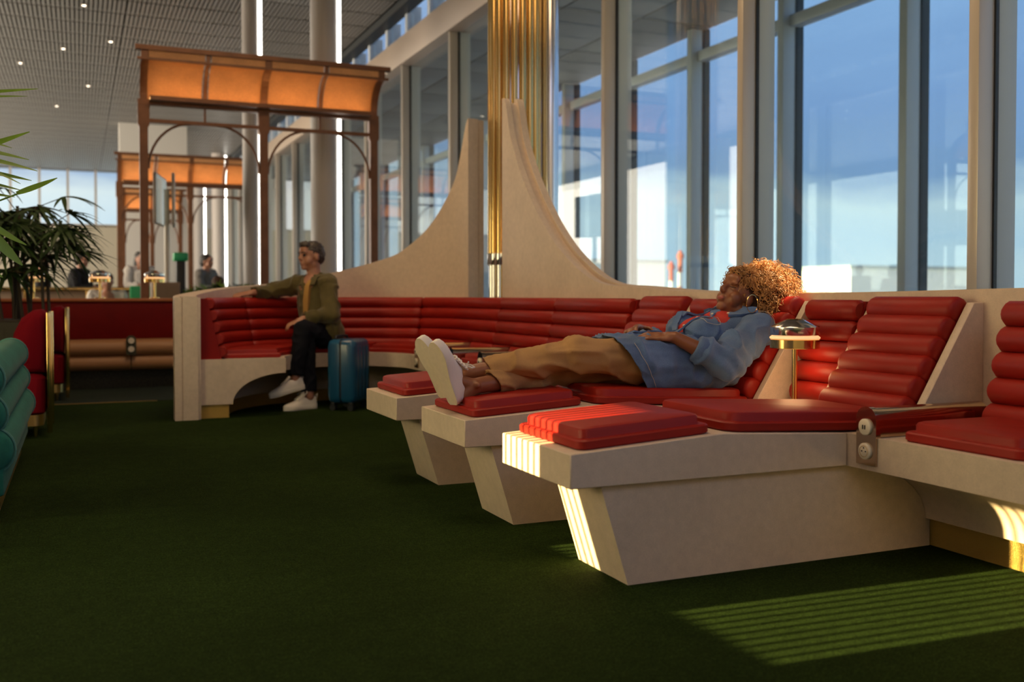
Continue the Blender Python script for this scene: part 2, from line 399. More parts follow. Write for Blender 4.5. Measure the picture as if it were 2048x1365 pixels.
# distant airport outside the glass
def far_box(name, lo, hi, m, label, cat, extra=None, group=None):
    t = thing(name, label, cat, ((lo[0] + hi[0]) / 2, (lo[1] + hi[1]) / 2, lo[2]), group=group)
    c = t.location
    MB().box((lo[0] - c.x, lo[1] - c.y, 0), (hi[0] - c.x, hi[1] - c.y, hi[2] - lo[2])).build('walls', m, t)
    MB().box((lo[0] - c.x - .4, lo[1] - c.y - .4, hi[2] - lo[2]), (hi[0] - c.x + .4, hi[1] - c.y + .4, hi[2] - lo[2] + .7)).build('roof', 'far_grey', t)
    for k in range(extra or 0):
        y = lo[1] - c.y + (k + .5) * (hi[1] - lo[1]) / extra
        MB().box((lo[0] - c.x - .15, y - .32 * (hi[1] - lo[1]) / extra, (hi[2] - lo[2]) * .25), (lo[0] - c.x, y + .32 * (hi[1] - lo[1]) / extra, (hi[2] - lo[2]) * .7)).build('window', 'far_grey', t)
    return t
far_box('terminal_building', (95, 190, -4), (120, 222, 8.0), 'far_white', 'white airport building seen far off left of the beacons', 'building', 5)
far_box('hangar', (150, 165, -4), (190, 200, 6.5), 'far_white', 'long low hangar far outside behind the curly haired head', 'building', 6)
far_box('hangar', (190, 92, -4), (230, 150, 6.0), 'far_white', 'pale hangar far outside at the right end of the glass', 'building', 7)
def beacon(x, y, h, r, label):
    t = thing('beacon_mast', label, 'mast', (x, y, -4), group='red and white masts')
    for k in range(5): MB().lathe([(r, k * h / 5), (r * .96, (k + 1) * h / 5)], n=12).build('band', 'beacon_red' if k % 2 == 0 else 'far_white', t)
    MB().lathe([(r * 1.5, h), (r * 1.5, h + .5), (r * .4, h + 1.2)], n=12).build('beacon_cap', 'beacon_red', t)
beacon(80.8, 124, 10.2, .36, 'taller red and white mast outside, right of the two')
beacon(79, 123.6, 8.6, .34, 'shorter red and white mast outside, left of the two')
# ================================================================== U-shaped booth bench along the glass wall
UC = (1.9, 7.5)                             # centre of the round end
def path_pt(s, r):
    """s: <=0 straight run along +Y on the right (metres before the bend), 0..180 degrees round the bend"""
    if s <= 0: return (UC[0] + r, UC[1] + s)
    if s <= 180:
        a = math.radians(s); return (UC[0] + r * math.cos(a), UC[1] + r * math.sin(a))
    return (UC[0] - r, UC[1] - (s - 180))
def stations(s0, s1, step=6.):
    out_ = [s0]
    if s0 < 0:
        if s1 <= 0: return [s0, s1]
        out_.append(0)
    s = max(s0, 0)
    n = max(2, int((min(s1, 180) - s) / step))
    for k in range(1, n + 1): out_.append(s + (min(s1, 180) - s) * k / n)
    if s1 > 180: out_.append(s1)
    return out_
def sweep(prof, s0, s1, step=6.):
    """prof: list of (r, z) or function of s"""
    rs = []
    for s in stations(s0, s1, step):
        p = prof(s) if callable(prof) else prof
        rs.append([(*path_pt(s, r), z) for r, z in p])
    return MB().rings(rs)
bench = thing('booth_bench', 'long white stone booth bench with red channelled back curving round at far end', 'bench', (0, 0, 0))
cove = [(.90 - .41 * math.sin(a), .10 + .219 * (1 - math.cos(a))) for a in []]
arc = [(.49 + .385 * math.sin(math.radians(t)), .10 + .219 * math.cos(math.radians(t))) for t in range(0, 91, 9)]   # underside: flat at the front lip, steep at the kick
body = [(1.12, .43), (.49, .43)] + arc + [(.90, .10), (1.12, .10)]
sweep(body, -6.9, 180.02).build('stone_body', 'stone', bench, smooth=30)
sweep([(1.12, .10), (.90, .10), (.90, 0), (1.12, 0)], -6.9, 180).build('kick_plate', 'hammered', bench, smooth=30)
ROLL_Z = [.485, .572, .659, .746, .833]
def back_r(z): return .955 + (z - .45) / .42 * .10      # front face of the back, leaning out with height
for s0, s1 in ((-6.9, -5.03), (-4.342, -4.02), (-3.456, -3.13), (-2.53, 180)):
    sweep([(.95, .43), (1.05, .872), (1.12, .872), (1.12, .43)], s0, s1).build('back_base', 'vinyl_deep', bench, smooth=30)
def bench_roll(s0, s1, z, parent, rr=.047):
    st = stations(s0, s1, 5.); pts = [Vector((*path_pt(s, back_r(z) - .012), z)) for s in st]
    # rounded ends
    d0 = (pts[0] - pts[1]).normalized(); d1 = (pts[-1] - pts[-2]).normalized(); e = .016
    P = [pts[0] - d0 * 0, *[pts[0] - d0 * e], *pts[1:-1], pts[-1] - d1 * e, pts[-1]]
    R = [(rr * .72, rr * .72), (rr, rr)] + [(rr, rr)] * (len(pts) - 2) + [(rr, rr), (rr * .72, rr * .72)]
    MB().tube(P, R, 14, side=(0, 0, 1)).build('back_roll', 'vinyl', parent, smooth=50)
for s0, s1 in ((-6.9, -5.95), (-5.94, -5.035), (-4.338, -4.03), (-3.452, -3.14), (-2.52, -1.55), (-1.545, -.62), (-.615, 38), (38.4, 84), (84.4, 131), (131.4, 179.5)):
    for z in ROLL_Z: bench_roll(s0, s1, z, bench)
def tier_cushion(rings_fn):
    """stack of inset outlines -> two-step upholstered pad; rings_fn(inset) gives the plan outline"""
    lv = [(.006, 0), (0, .006), (0, .026), (.005, .031), (.020, .031), (.022, .035), (.022, .052), (.026, .060), (.036, .064)]
    return [[(x, y, h) for x, y in rings_fn(i)] for i, h in lv]
def bench_pad(s0, s1):
    def fn(i):
        st = stations(s0, s1, 5.); ri, ro = .52 + i, .93 - i
        di = i if s1 <= 0 else math.degrees(i / .7)
        inner = [path_pt(s, ri) for s in st]; outer = [path_pt(s, ro) for s in st]
        def shift(pts):
            a, b = Vector(pts[0]), Vector(pts[1]); c, d = Vector(pts[-1]), Vector(pts[-2])
            pts = list(pts); pts[0] = tuple(a + (b - a).normalized() * i); pts[-1] = tuple(c + (d - c).normalized() * i); return pts
        return shift(inner) + list(reversed(shift(outer)))
    m = MB(); m.rings([[(x, y, .431 + h) for x, y, h in r] for r in tier_cushion(fn)]); m.build('seat_pad', 'vinyl', bench, smooth=35)
def straight_pad(y0, y1):
    m = MB(); m.rings([[(x, y, .431 + h) for x, y, h in r] for r in tier_cushion(lambda i: rrect(2.42 + i, y0 + i, 2.83 - i, y1 - i, .035, 4))])
    m.build('seat_pad', 'vinyl', bench, smooth=35)
for y0, y1 in ((1.02, 1.47), (1.50, 1.955), (1.975, 2.43), (5.03, 5.46), (5.48, 5.93), (6.07, 6.48), (6.62, 7.2)): straight_pad(y0, y1)
for s0, s1 in ((2, 58), (60, 118), (120, 177)): bench_pad(s0, s1)

# white partition behind the bench: two sweeping fins rising to the brass column
FIN_L = [(13, 2.40), (16, 2.33), (19, 2.14), (22.5, 1.92), (29, 1.71), (38.5, 1.485), (49, 1.32), (55, 1.25), (65, 1.185), (84, 1.09), (103, 1.01), (134, .955), (155, .915), (175, .89), (185, .885)]
FIN_R = [(-7.2, .96), (-6.2, .935), (-5.0, .922), (-4.0, .907), (-3.0, .918), (-2.33, .950), (-2.01, .966), (-1.79, 1.015), (-1.54, 1.12), (-1.28, 1.27), (-1.01, 1.49), (-.71, 1.815), (-.52, 2.11), (-.42, 2.39), (-.34, 2.42)]
part = thing('booth_partition', 'white stone partition sweeping up in two concave fins behind the bench', 'partition', (0, 0, 0))
def fin_r(r0, r1, dz):
    m = MB(); rs = []; n = 90
    for k in range(n + 1):
        s = -6.9 + (6.9 - .36) * (k / n if k < 0 else 1 - (1 - k / n) ** 1.6)
        z = smooth_interp(FIN_R, s) - dz; rs.append([(UC[0] + r0, UC[1] + s, 0), (UC[0] + r1, UC[1] + s, 0), (UC[0] + r1, UC[1] + s, z), (UC[0] + r0, UC[1] + s, z)])
    return m.rings(rs)
fin_r(1.12, 1.165, 0).build('fin_panel', 'stone', part, smooth=30)
fin_r(1.165, 1.225, .030).build('fin_core', 'stone', part, smooth=30)
fin_r(1.225, 1.28, -.004).build('fin_cap', 'stone', part, smooth=30)
def fin_l(r0, r1, dz):
    rs = []
    for k in range(90):
        s = 14.5 + (180.6 - 14.5) * (k / 89) ** 1.5
        z = smooth_interp(FIN_L, min(s, 184)) - dz
        sp = s if s <= 180 else 180 + (s - 180) * .1
        rs.append([(*path_pt(sp, r0), 0), (*path_pt(sp, r1), 0), (*path_pt(sp, r1), z), (*path_pt(sp, r0), z)])
    return MB().rings(rs)
fin_l(1.12, 1.225, 0).build('fin_panel', 'stone', part, smooth=30)
fin_l(1.232, 1.28, .004).build('fin_cap', 'stone', part, smooth=30)
MB().box((.645, 7.447, 0), (.735, 7.497, .88)).build('end_post', 'stone', part, bevel=.006)
MB().box((.743, 7.447, 0), (.80, 7.497, .88)).build('end_post', 'stone', part, bevel=.006)
MB().box((3.30, 8.02, 0), (3.42, 8.10, 2.38)).build('gap_panel', 'stone_side', part)

# ------------------------------------------------------------------ loungers
def pad_mesh(x0, x1, w, corner=.03):
    m = MB(); m.rings(tier_cushion(lambda i: rrect(x0 + i, -w / 2 + i, x1 - i, w / 2 - i, corner, 4))); return m
def make_lounger(label, y0):
    W = .52; L_ = thing('lounger', label, 'lounger', (1.335, y0, 0), group='loungers in a row')
    # slab: top rises to the knee, then falls to the seat
    MB().prism([(0, .319), (0, .424), (.55, .458), (1.05, .4305), (1.05, .319)], 0, W).build('slab', 'stone', L_, bevel=.003, seg=1)
    MB().prism([(.118, .3185), (1.44, .3185), (1.44, .29), *[(1.055 + .385 * math.sin(math.radians(t)), .10 + .219 * math.cos(math.radians(t)) - .002) for t in range(30, 91, 10)], (1.46, .10), (1.46, 0), (.215, 0)], .03, .36).build('pedestal', 'stone', L_, smooth=25)
    a1 = math.atan2(.034, .55); a2 = math.atan2(-.0275, .5)
    o = pad_mesh(.045, .52, W - .05).build('leg_pad', 'vinyl', L_, smooth=35, loc=(0, W / 2, .425)); o.rotation_euler = (0, -a1, 0)
    o = pad_mesh(0, .76, W - .03, .05).build('seat_pad', 'vinyl', L_, smooth=35, loc=(.575, W / 2, .4585)); o.rotation_euler = (0, -a2 * .8, 0)
    # reclined back of six rolls between two stone gussets
    p0, p1 = Vector((1.375, 0, .486)), Vector((1.615, 0, .842))
    nrm_ = Vector((-(p1 - p0).z, 0, (p1 - p0).x)).normalized()
    for k in range(6):
        c = p0.lerp(p1, k / 5); rr = .052; e = .02
        path = [(c.x, .045, c.z), (c.x, .045 + e * .35, c.z), (c.x, .045 + e, c.z), (c.x, W - .045 - e, c.z), (c.x, W - .045 - e * .35, c.z), (c.x, W - .045, c.z)]
        MB().tube(path, [(rr * .70,) * 2, (rr * .92,) * 2, (rr,) * 2, (rr,) * 2, (rr * .92,) * 2, (rr * .70,) * 2], 18).build('back_roll', 'vinyl', L_, smooth=45)
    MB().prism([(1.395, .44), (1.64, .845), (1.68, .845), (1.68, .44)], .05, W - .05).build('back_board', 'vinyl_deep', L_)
    for y in (.002, W - .037): MB().prism([(1.345, .43), (1.40, .43), (1.685, .43), (1.685, .872), (1.635, .872)], y, y + .035).build('gusset', 'stone', L_, bevel=.003, seg=1)
    return L_
make_lounger('empty nearest lounger with sun stripes on its white foot end', 2.635)
make_lounger('middle lounger carrying the reclining woman', 3.52)
make_lounger('farthest lounger, half hidden behind the woman\'s feet', 4.405)

# ------------------------------------------------------------------ armrests with power plates
def make_armrest(label, y):
    A = thing('armrest', label, 'armrest', (2.39, y, 0), group='armrests dividing the bench')
    def outline(w, z0, z1, n=10):
        pts = [(-w, z0), (w, z0)]
        for k in range(n + 1):
            a = PI * k / n; pts.append((w * math.cos(a), z1 - w * .9 + w * .9 * math.sin(a)))
        return pts
    MB().prism(outline(.041, .432, .528), .012, .50, 'x')  .build('rail', 'plate_metal', A, smooth=40)
    pl = MB().prism(outline(.0445, .337, .531), -.008, .012, 'x').build('end_plate', 'plate_metal', A, smooth=40)
    for zc, kind in ((.463, 'usb'), (.383, 'mains')):
        so = MB().lathe([(.0275, -.0075), (.0275, -.015), (.024, -.0175), (.001, -.0175)], (0, 0, zc), 24, 'x').build('socket', 'cream', pl, smooth=40)
        if kind == 'usb':
            for dy in (-.005, .005): MB().box((-.0195, dy - .002, zc - .007), (-.0170, dy + .002, zc + .007)).build('usb_port', 'black', so)
        else:
            MB().lathe([(.019, -.0172), (.019, -.0182), (.0175, -.0182), (.0175, -.0172)], (0, 0, zc), 24, 'x').build('ring', 'brass_satin', so)
            for dy, dz in ((-.0085, 0), (.0085, 0), (0, .011)): MB().lathe([(.0025, -.0170), (.0025, -.0188)], (0, dy, zc + dz), 8, 'x').build('pin_hole', 'black', so)
    return A
make_armrest('polished bronze armrest with socket plate beside the nearest lounger', 2.543)
make_armrest('polished bronze armrest just right of the woman\'s ankles', 6.00)
make_armrest('polished bronze armrest behind the laces of the woman\'s shoes', 6.55)
make_armrest('polished bronze armrest farthest back, above the toe of the white shoes', 7.33)

# ------------------------------------------------------------------ mushroom lamps
def make_lamp(label, loc, stem=.42, scale=1., light=True, group=None):
    T = thing('table_lamp', label, 'lamp', loc, group=group); s = scale
    MB().lathe([(.048*s, 0), (.048*s, .008), (.012*s, .012)], n=24).build('base', 'brass', T, smooth=40)
    MB().lathe([(.0115*s, .008), (.0115*s, stem)], n=16).build('stem', 'brass', T, smooth=40)
    h = stem
    MB().lathe([(.001, h - .002), (.098*s, h - .002), (.100*s, h), (.100*s, h + .034*s), (.097*s, h + .036*s), (.001, h + .036*s)], n=40).build('lower_ring', 'brass', T, smooth=40)
    MB().lathe([(.001, h + .036*s), (.101*s, h + .038*s), (.102*s, h + .044*s), (.092*s, h + .052*s), (.001, h + .053*s)], n=40).build('glow_disc', 'lamp_glow', T, smooth=40)
    MB().lathe([(.001, h + .053*s), (.099*s, h + .053*s), (.100*s, h + .055*s), (.100*s, h + .086*s), (.097*s, h + .090*s), (.048*s, h + .112*s), (.044*s, h + .115*s), (.001, h + .117*s)], n=40).build('hood', 'chrome_soft', T, smooth=30)
    MB().lathe([(.040*s, h + .1165*s), (.036*s, h + .1195*s), (.001, h + .12*s)], n=24).build('finial', 'brass', T, smooth=30)
    if light:
        li = bpy.data.lights.new('lamp_light', 'POINT'); li.energy = light; li.color = (1., .60, .28); li.shadow_soft_size = .05
        lo = bpy.data.objects.new('lamp_light', li); COL.objects.link(lo); lo.parent = T; lo.location = (0, 0, h - .06)
    return T
make_lamp('chrome and brass mushroom lamp glowing between two loungers', (2.716, 3.31, .431), .250, 1., 1.5, 'mushroom lamps')

# ------------------------------------------------------------------ brass column at the junction of the fins
colm = thing('pipe_column', 'tall column of vertical brass pipes and a chrome cylinder', 'column', (3.405, 7.775, 0))
pipe_me = MB().lathe([(.030, 1.24), (.030, 4.95)], n=14).mesh('brass_pipe', smooth=40); pipe_me.materials.append(MATS['brass'])
pipe_c = MB().lathe([(.018, 1.24), (.018, 4.95)], n=12).mesh('chrome_pipe', smooth=40); pipe_c.materials.append(MATS['chrome'])
sock = MB().lathe([(.033, 1.15), (.036, 1.16), (.036, 1.245), (.031, 1.25)], n=14).mesh('pipe_socket', smooth=40); sock.materials.append(MATS['chrome'])
foot = MB().lathe([(.022, .0), (.022, 1.15)], n=12).mesh('pipe_foot', smooth=40); foot.materials.append(MATS['chrome'])
for k in range(18):
    a = 2 * PI * k / 18 + .1; x, y = .200 * math.cos(a), .200 * math.sin(a)
    new_obj('brass_pipe', pipe_me, None, colm, (x, y, 0)); new_obj('pipe_socket', sock, None, colm, (x, y, 0)); new_obj('pipe_foot', foot, None, colm, (x, y, 0))
    a += PI / 18; new_obj('chrome_pipe', pipe_c, None, colm, (.176 * math.cos(a), .176 * math.sin(a), 0))
MB().lathe([(.15, 0), (.15, 4.95)], n=32).build('core', 'brass_satin', colm, smooth=40)
MB().lathe([(.072, 0), (.072, 4.95)], (.276, -.120, 0), n=48).build('chrome_cylinder', 'chrome_soft', colm, smooth=40)

# added downlight, out of view overhead, aimed to brighten the curly hair
dl = thing('hair_spot', 'unseen brass downlight added overhead to brighten the curly hair', 'spotlight', (4.0, 3.15, ZC - .01))
MB().lathe([(.055, 0), (.055, -.05), (.048, -.05), (.045, -.02), (.001, -.02)], n=24).build('housing', 'brass_satin', dl, smooth=40)
MB().lathe([(.044, -.021), (.044, -.024), (.001, -.024)], n=24).build('lens', 'spot_glow', dl)
sp = bpy.data.lights.new('downlight', 'SPOT'); sp.energy = 3600.; sp.color = (1., .78, .50); sp.spot_size = math.radians(6.6); sp.spot_blend = .6; sp.shadow_soft_size = .04
sp_o = bpy.data.objects.new('downlight', sp); COL.objects.link(sp_o); sp_o.parent = dl; sp_o.location = (0, 0, -.06)
sp_o.rotation_euler = (Vector((4.0, 3.15, ZC - .07)) - Vector((3.045, 3.77, .98))).to_track_quat('Z', 'Y').to_euler()
# ================================================================== people
def remesh(mb, voxel, smooth):
    me = mb.mesh('tmp'); ob = bpy.data.objects.new('tmp', me); COL.objects.link(ob)
    r = ob.modifiers.new('r', 'REMESH'); r.mode = 'VOXEL'; r.voxel_size = voxel
    if smooth: s = ob.modifiers.new('s', 'SMOOTH'); s.factor = .5; s.iterations = smooth
    dg = bpy.context.evaluated_depsgraph_get(); out_ = bpy.data.meshes.new_from_object(ob.evaluated_get(dg))
    bpy.data.objects.remove(ob); bpy.data.meshes.remove(me); return out_
def blob(name, mb, material, parent, voxel=.007, smooth=4, cuts=(), disp=None, solid=0.):
    """mb: one MB, or a list of (MB, cuts) remeshed apart and joined into one garment"""
    pieces = mb if isinstance(mb, list) else [(mb, cuts)]
    bm = bmesh.new()
    for q, cs in pieces:
        me = remesh(q, voxel, smooth); b1 = bmesh.new(); b1.from_mesh(me)
        for c, n in cs:
            bmesh.ops.bisect_plane(b1, geom=b1.faces[:] + b1.edges[:] + b1.verts[:], plane_co=Vector(c), plane_no=Vector(n).normalized(), clear_outer=True)
        if cs:                                            # tidy the cut edge
            bd = [v for v in b1.verts if v.is_boundary]; bmesh.ops.remove_doubles(b1, verts=bd, dist=voxel * .45)
            for _k in range(14):
                mv = {}
                for v in b1.verts:
                    if v.is_boundary:
                        nb = [e.other_vert(v) for e in v.link_edges if e.is_boundary]
                        if len(nb) == 2: mv[v] = v.co * .4 + (nb[0].co + nb[1].co) * .3
                for v, c in mv.items(): v.co = c
        b1.to_mesh(me); b1.free(); bm.from_mesh(me); bpy.data.meshes.remove(me)
    if disp:
        bm.normal_update()
        for v in bm.verts: v.co += v.normal * (disp(v.co) * (.3 if v.is_boundary else 1.))
    bm.normal_update(); edge = [v for v in bm.verts if v.is_boundary]
    for _k in range(10):                                  # even out the hems after displacement
        mv = []
        for v in edge:
            nb = [e.other_vert(v) for e in v.link_edges if e.is_boundary]
            if len(nb) == 2: mv.append((v, v.co * .4 + (nb[0].co + nb[1].co) * .3))
        for v, c in mv: v.co = c
    org = Vector(parent.location); par = parent.parent
    while par is not None: org = org + par.location; par = par.parent
    for v in bm.verts: v.co -= org
    me = bpy.data.meshes.new(name); bm.to_mesh(me); bm.free()
    for p in me.polygons: p.use_smooth = True
    o = new_obj(name, me, material, parent)
    if solid: s = o.modifiers.new('thickness', 'SOLIDIFY'); s.thickness = solid; s.offset = -1
    return o
def part_of(name, mb, material, parent, smooth=40, bevel=0.):
    org = Vector(parent.location); par = parent.parent
    while par is not None: org = org + par.location; par = par.parent
    mb.v = [tuple(Vector(v) - org) for v in mb.v]; return mb.build(name, material, parent, smooth=smooth, bevel=bevel)
def frame(F, U):
    F = Vector(F).normalized(); U = Vector(U); U = (U - F * U.dot(F)).normalized(); R = F.cross(U)
    return Matrix((R, F, U)).transposed()
def add_head(mb, c, M, s=1., neck=None, nr=.052):
    c = Vector(c); P = lambda x, y, z: c + M @ Vector((x * s, y * s, z * s))
    def B(p, r): mb.ball(P(*p), [q * s for q in r], M, 18, 12)
    B((0, -.012, .030), (.073, .094, .086)); B((0, .030, -.030), (.057, .058, .078)); B((0, .062, -.088), (.028, .026, .022))
    for k in (-1, 1):
        B((k * .042, .045, -.035), (.024, .034, .036)); B((k * .077, -.010, -.012), (.009, .020, .031)); B((k * .030, .078, .030), (.026, .012, .009))
        mb.cap(P(k * .045, 0, -.065), .022 * s, P(0, .060, -.092), .018 * s)
    mb.cap(P(0, .086, .022), .0085 * s, P(0, .106, -.014), .0125 * s); B((0, .098, -.021), (.019, .012, .010))
    B((0, .088, -.049), (.023, .010, .008)); B((0, .086, -.062), (.021, .010, .009)); B((0, .07, .055), (.05, .025, .03))
    if neck is not None: mb.cap(P(0, -.022, -.05), nr * s, neck, nr * 1.12 * s)
    return P
def finger(mb, p, d, bend, up, lens, r):
    """three phalanges; bend = curl per joint (rad) towards -up"""
    p = Vector(p); d = Vector(d).normalized(); up = Vector(up).normalized()
    for i, l in enumerate(lens):
        q = p + d * l; mb.cap(p, r * (1 - .08 * i), q, r * (.92 - .08 * i), 8); p = q
        ax = d.cross(up).normalized(); d = Quaternion(ax, -bend) @ d
    return p, d
def add_hand(mb, wrist, F, U, side, s=1., curl=.55, spread=.10):
    """F: fingers, U: back of the hand, side=+1 thumb on F x U side"""
    M = frame(F, U); R = M @ Vector((1, 0, 0)); F = M @ Vector((0, 1, 0)); U = M @ Vector((0, 0, 1)); w = Vector(wrist); tips = []
    mb.ball(w + F * .045 * s, (.040 * s, .050 * s, .015 * s), M, 14, 10); mb.cap(w - F * .01, .024 * s, w + F * .03 * s, .024 * s)
    for i, (x, ln) in enumerate(((-.030, .82), (-.010, .96), (.010, 1.0), (.029, .92))):
        b = w + F * (.085 - .006 * abs(i - 2)) * s + R * (x * s * side * 1.0)
        mb.cap(w + F * .03 * s + R * (x * .6 * s * side), .0125 * s, b, .0105 * s, 8)
        tips.append(finger(mb, b, F + R * (x * side * spread * 20 / 3.), curl, U, [.040 * ln * s, .026 * ln * s, .021 * ln * s], .0088 * s))
    tb = w + F * .022 * s + R * (.034 * side * s) - U * .006 * s
    mb.cap(w + F * .012 * s, .018 * s, tb, .015 * s, 8)
    tips.append(finger(mb, tb, F * .75 + R * .65 * side - U * .15, curl * .5, U, [.036 * s, .028 * s, .022 * s], .0100 * s))
    return tips
def make_shoe(parent, heel, toe, normal, lace=True, Ls=.275, name='shoe'):
    """heel/toe: ends of the outsole, normal: out of the sole"""
    heel, toe = Vector(heel), Vector(toe); X = (toe - heel).normalized(); Zm = -Vector(normal); Zm = (Zm - X * Zm.dot(X)).normalized(); Y = Zm.cross(X)
    T = lambda x, y, z: heel + X * (x * Ls) + Y * (y * Ls) + Zm * (z * Ls)
    def plan(x): return interp([(0, .075), (.04, .105), (.12, .118), (.3, .112), (.45, .118), (.62, .152), (.75, .165), (.88, .140), (.96, .085), (1.0, .03)], x)
    xs = [0, .015, .04, .09, .16, .25, .35, .45, .55, .65, .75, .84, .91, .96, .99, 1.0]
    out_ = [(x, -plan(x) - .012 * (x > .5)) for x in xs] + [(x, plan(x) - .006) for x in reversed(xs)]
    m = MB(); m.rings([[T(x, y * .94, 0) for x, y in out_], [T(x, y * .985, .012) for x, y in out_], [T(x, y * 1.02, .05) for x, y in out_], [T(x, y * 1.02, .11) for x, y in out_], [T(x, y * .97, .125) for x, y in out_]])
    sh = part_of(name, m, 'white_shoe', parent, 50)
    m = MB(); m.rings([[T(x, y * .90, -.004) for x, y in out_], [T(x, y * .93, .001) for x, y in out_]]); part_of('outsole', m, 'sole', sh)
    st = [(.02, .085, .33), (.06, .102, .36), (.14, .108, .34), (.24, .105, .30), (.34, .105, .33), (.42, .108, .36), (.52, .118, .31), (.64, .140, .255), (.76, .152, .215), (.87, .130, .190), (.95, .085, .165), (.985, .04, .14)]
    rs = []
    for x, w_, h in st:
        rs.append([T(x, w_ * math.cos(PI * k / 12) * (1.0 if k in (0, 12) else .98), .09 + (h - .09) * math.sin(PI * k / 12) ** .8) for k in range(13)])
    m = MB(); m.rings(rs); part_of('upper', m, 'white_shoe', sh, 60)
    m = MB(); rs = []
    for x, w_, h in ((.36, .075, .44), (.42, .082, .40), (.52, .085, .335), (.62, .07, .28)): rs.append([T(x, w_ * (k / 4 - 1), h - .02 * abs(k - 4) / 4 + .012) for k in range(9)] + [T(x, w_ * (1 - k / 4), h - .02 - .02 * abs(k - 4) / 4) for k in range(9)])
    m.rings(rs); part_of('tongue', m, 'white_shoe', sh, 60)
    if lace:
        m = MB()
        for k in range(5):
            x = .40 + k * .055; h = interp([(.36, .44), (.42, .405), (.52, .345), (.66, .27)], x) + .012
            m.tube([T(x, -.10, h - .055), T(x + .012, -.05, h), T(x + .02, 0, h + .008), T(x + .012, .05, h), T(x, .10, h - .055)], .011 * Ls / .275 * .35, 6)
        for sgn in (-1, 1):
            b0 = T(.43, 0, .42); m.tube([b0, T(.40, .06 * sgn, .50), T(.36, .13 * sgn, .50), T(.38, .14 * sgn, .44), T(.42, .06 * sgn, .42), b0], .0036, 6)
            m.tube([b0, T(.45, .08 * sgn, .46), T(.50, .15 * sgn, .40)], .0032, 6)
        part_of('laces', m, 'white_shoe', sh)
    m = MB(); m.tube([T(-.0, 0, .26), T(-.03, .01, .33), T(-.05, .0, .40), T(-.02, -.01, .37), T(.01, 0, .31)], .0028, 6); part_of('heel_tab', m, 'white_shoe', sh)
    return sh
def fold(scale, amp, axis=(1, 1, 1), seed=0.):
    def f(p):
        q = Vector((p.x * axis[0] + seed, p.y * axis[1], p.z * axis[2])) * scale
        n_ = mnoise.noise(q); k = max(0., 1 - 2.2 * abs(n_)) ** 3            # raised creases with soft valleys
        return amp * (1.3 * k - .5 + .6 * mnoise.noise(q * 2.1 + Vector((7, 3, 1))))
    return f

# ------------------------------------------------------------------ woman reclining on the middle lounger
wo = thing('person', 'woman with curly golden hair in denim shirt, reclining on the middle lounger', 'person', (2.40, 3.78, .50))
HIPN, HIPF = (2.40, 3.70, .60), (2.40, 3.88, .60)
KN, KF = (1.895, 3.695, .652), (1.92, 3.86, .575)
AN, AF = (1.465, 3.825, .578), (1.455, 3.726, .532)
SHN, ELN, WRN = (2.755, 3.635, .735), (2.515, 3.512, .610), (2.325, 3.605, .718)
SHF, ELF, WRF = (2.755, 3.955, .735), (2.53, 4.03, .63), (2.335, 3.920, .742)
HC = Vector((2.79, 3.80, .89)); HM = frame((-.86, -.12, .50), (.5, 0, .86))
mb = MB()
P = add_head(mb, HC, HM, .98, (2.765, 3.80, .775))
mb.ball((2.40, 3.79, .60), (.12, .16, .10)); mb.ball((2.58, 3.79, .66), (.14, .13, .10)); mb.ball((2.70, 3.79, .73), (.10, .15, .09))
for a, b, c in ((HIPN, KN, AN), (HIPF, KF, AF)):
    mb.cap(a, .070, b, .046); mb.cap(b, .042, c, .033); k = Vector(b).lerp(Vector(c), .3); mb.ball(k - Vector((0, 0, .012)), (.08, .040, .040))
mb.cap(AN, .034, (1.415, 3.86, .535), .034); mb.cap(AF, .034, (1.41, 3.735, .495), .034)
mb.cap(AN, .032, (1.39, 3.86, .58), .02); mb.cap(AF, .032, (1.385, 3.73, .56), .02)
mb.ball(Vector(AF) + Vector((.0, -.036, .006)), .013)
for a, b, c in ((SHN, ELN, WRN), (SHF, ELF, WRF)):
    mb.cap(a, .050, b, .042); mb.cap(b, .042, c, .027); mb.ball(Vector(b).lerp(Vector(c), .35), .044)
tn = add_hand(mb, WRN, (-.80, .55, .06), (-.10, -.35, 1), 1, 1.02, .42)
tf = add_hand(mb, WRF, (-.74, -.66, .05), (-.25, .2, 1), -1, 1.0, .50)
wb_ = blob('body', mb, 'skin_brown', wo, .0055, 2)
# face details
m = MB(); m.ball(P(0, .0925, -.055), (.021, .006, .010), HM, 12, 8); part_of('lips', m, 'lip', wo)
for k in (-1, 1): part_of('eyelid', MB().tube([P(k * .016, .086, .011), P(k * .031, .086, .006), P(k * .046, .072, .011)], .0022, 6), 'hair_core', wo)
for q, d in tn[:4] + tf[:4]: part_of('nail', MB().ball(Vector(q) + Vector((0, 0, .004)), (.006, .006, .0035), None, 8, 6), 'nail', wo)
m = MB(); c = Vector(tn[1][0]).lerp(Vector(WRN), .42) + Vector((-.01, .0, .004)); m.lathe([(.010, -.003), (.0125, -.003), (.0125, .003), (.010, .003)], c, 16, 'x'); part_of('finger_ring', m, 'brass', wo)
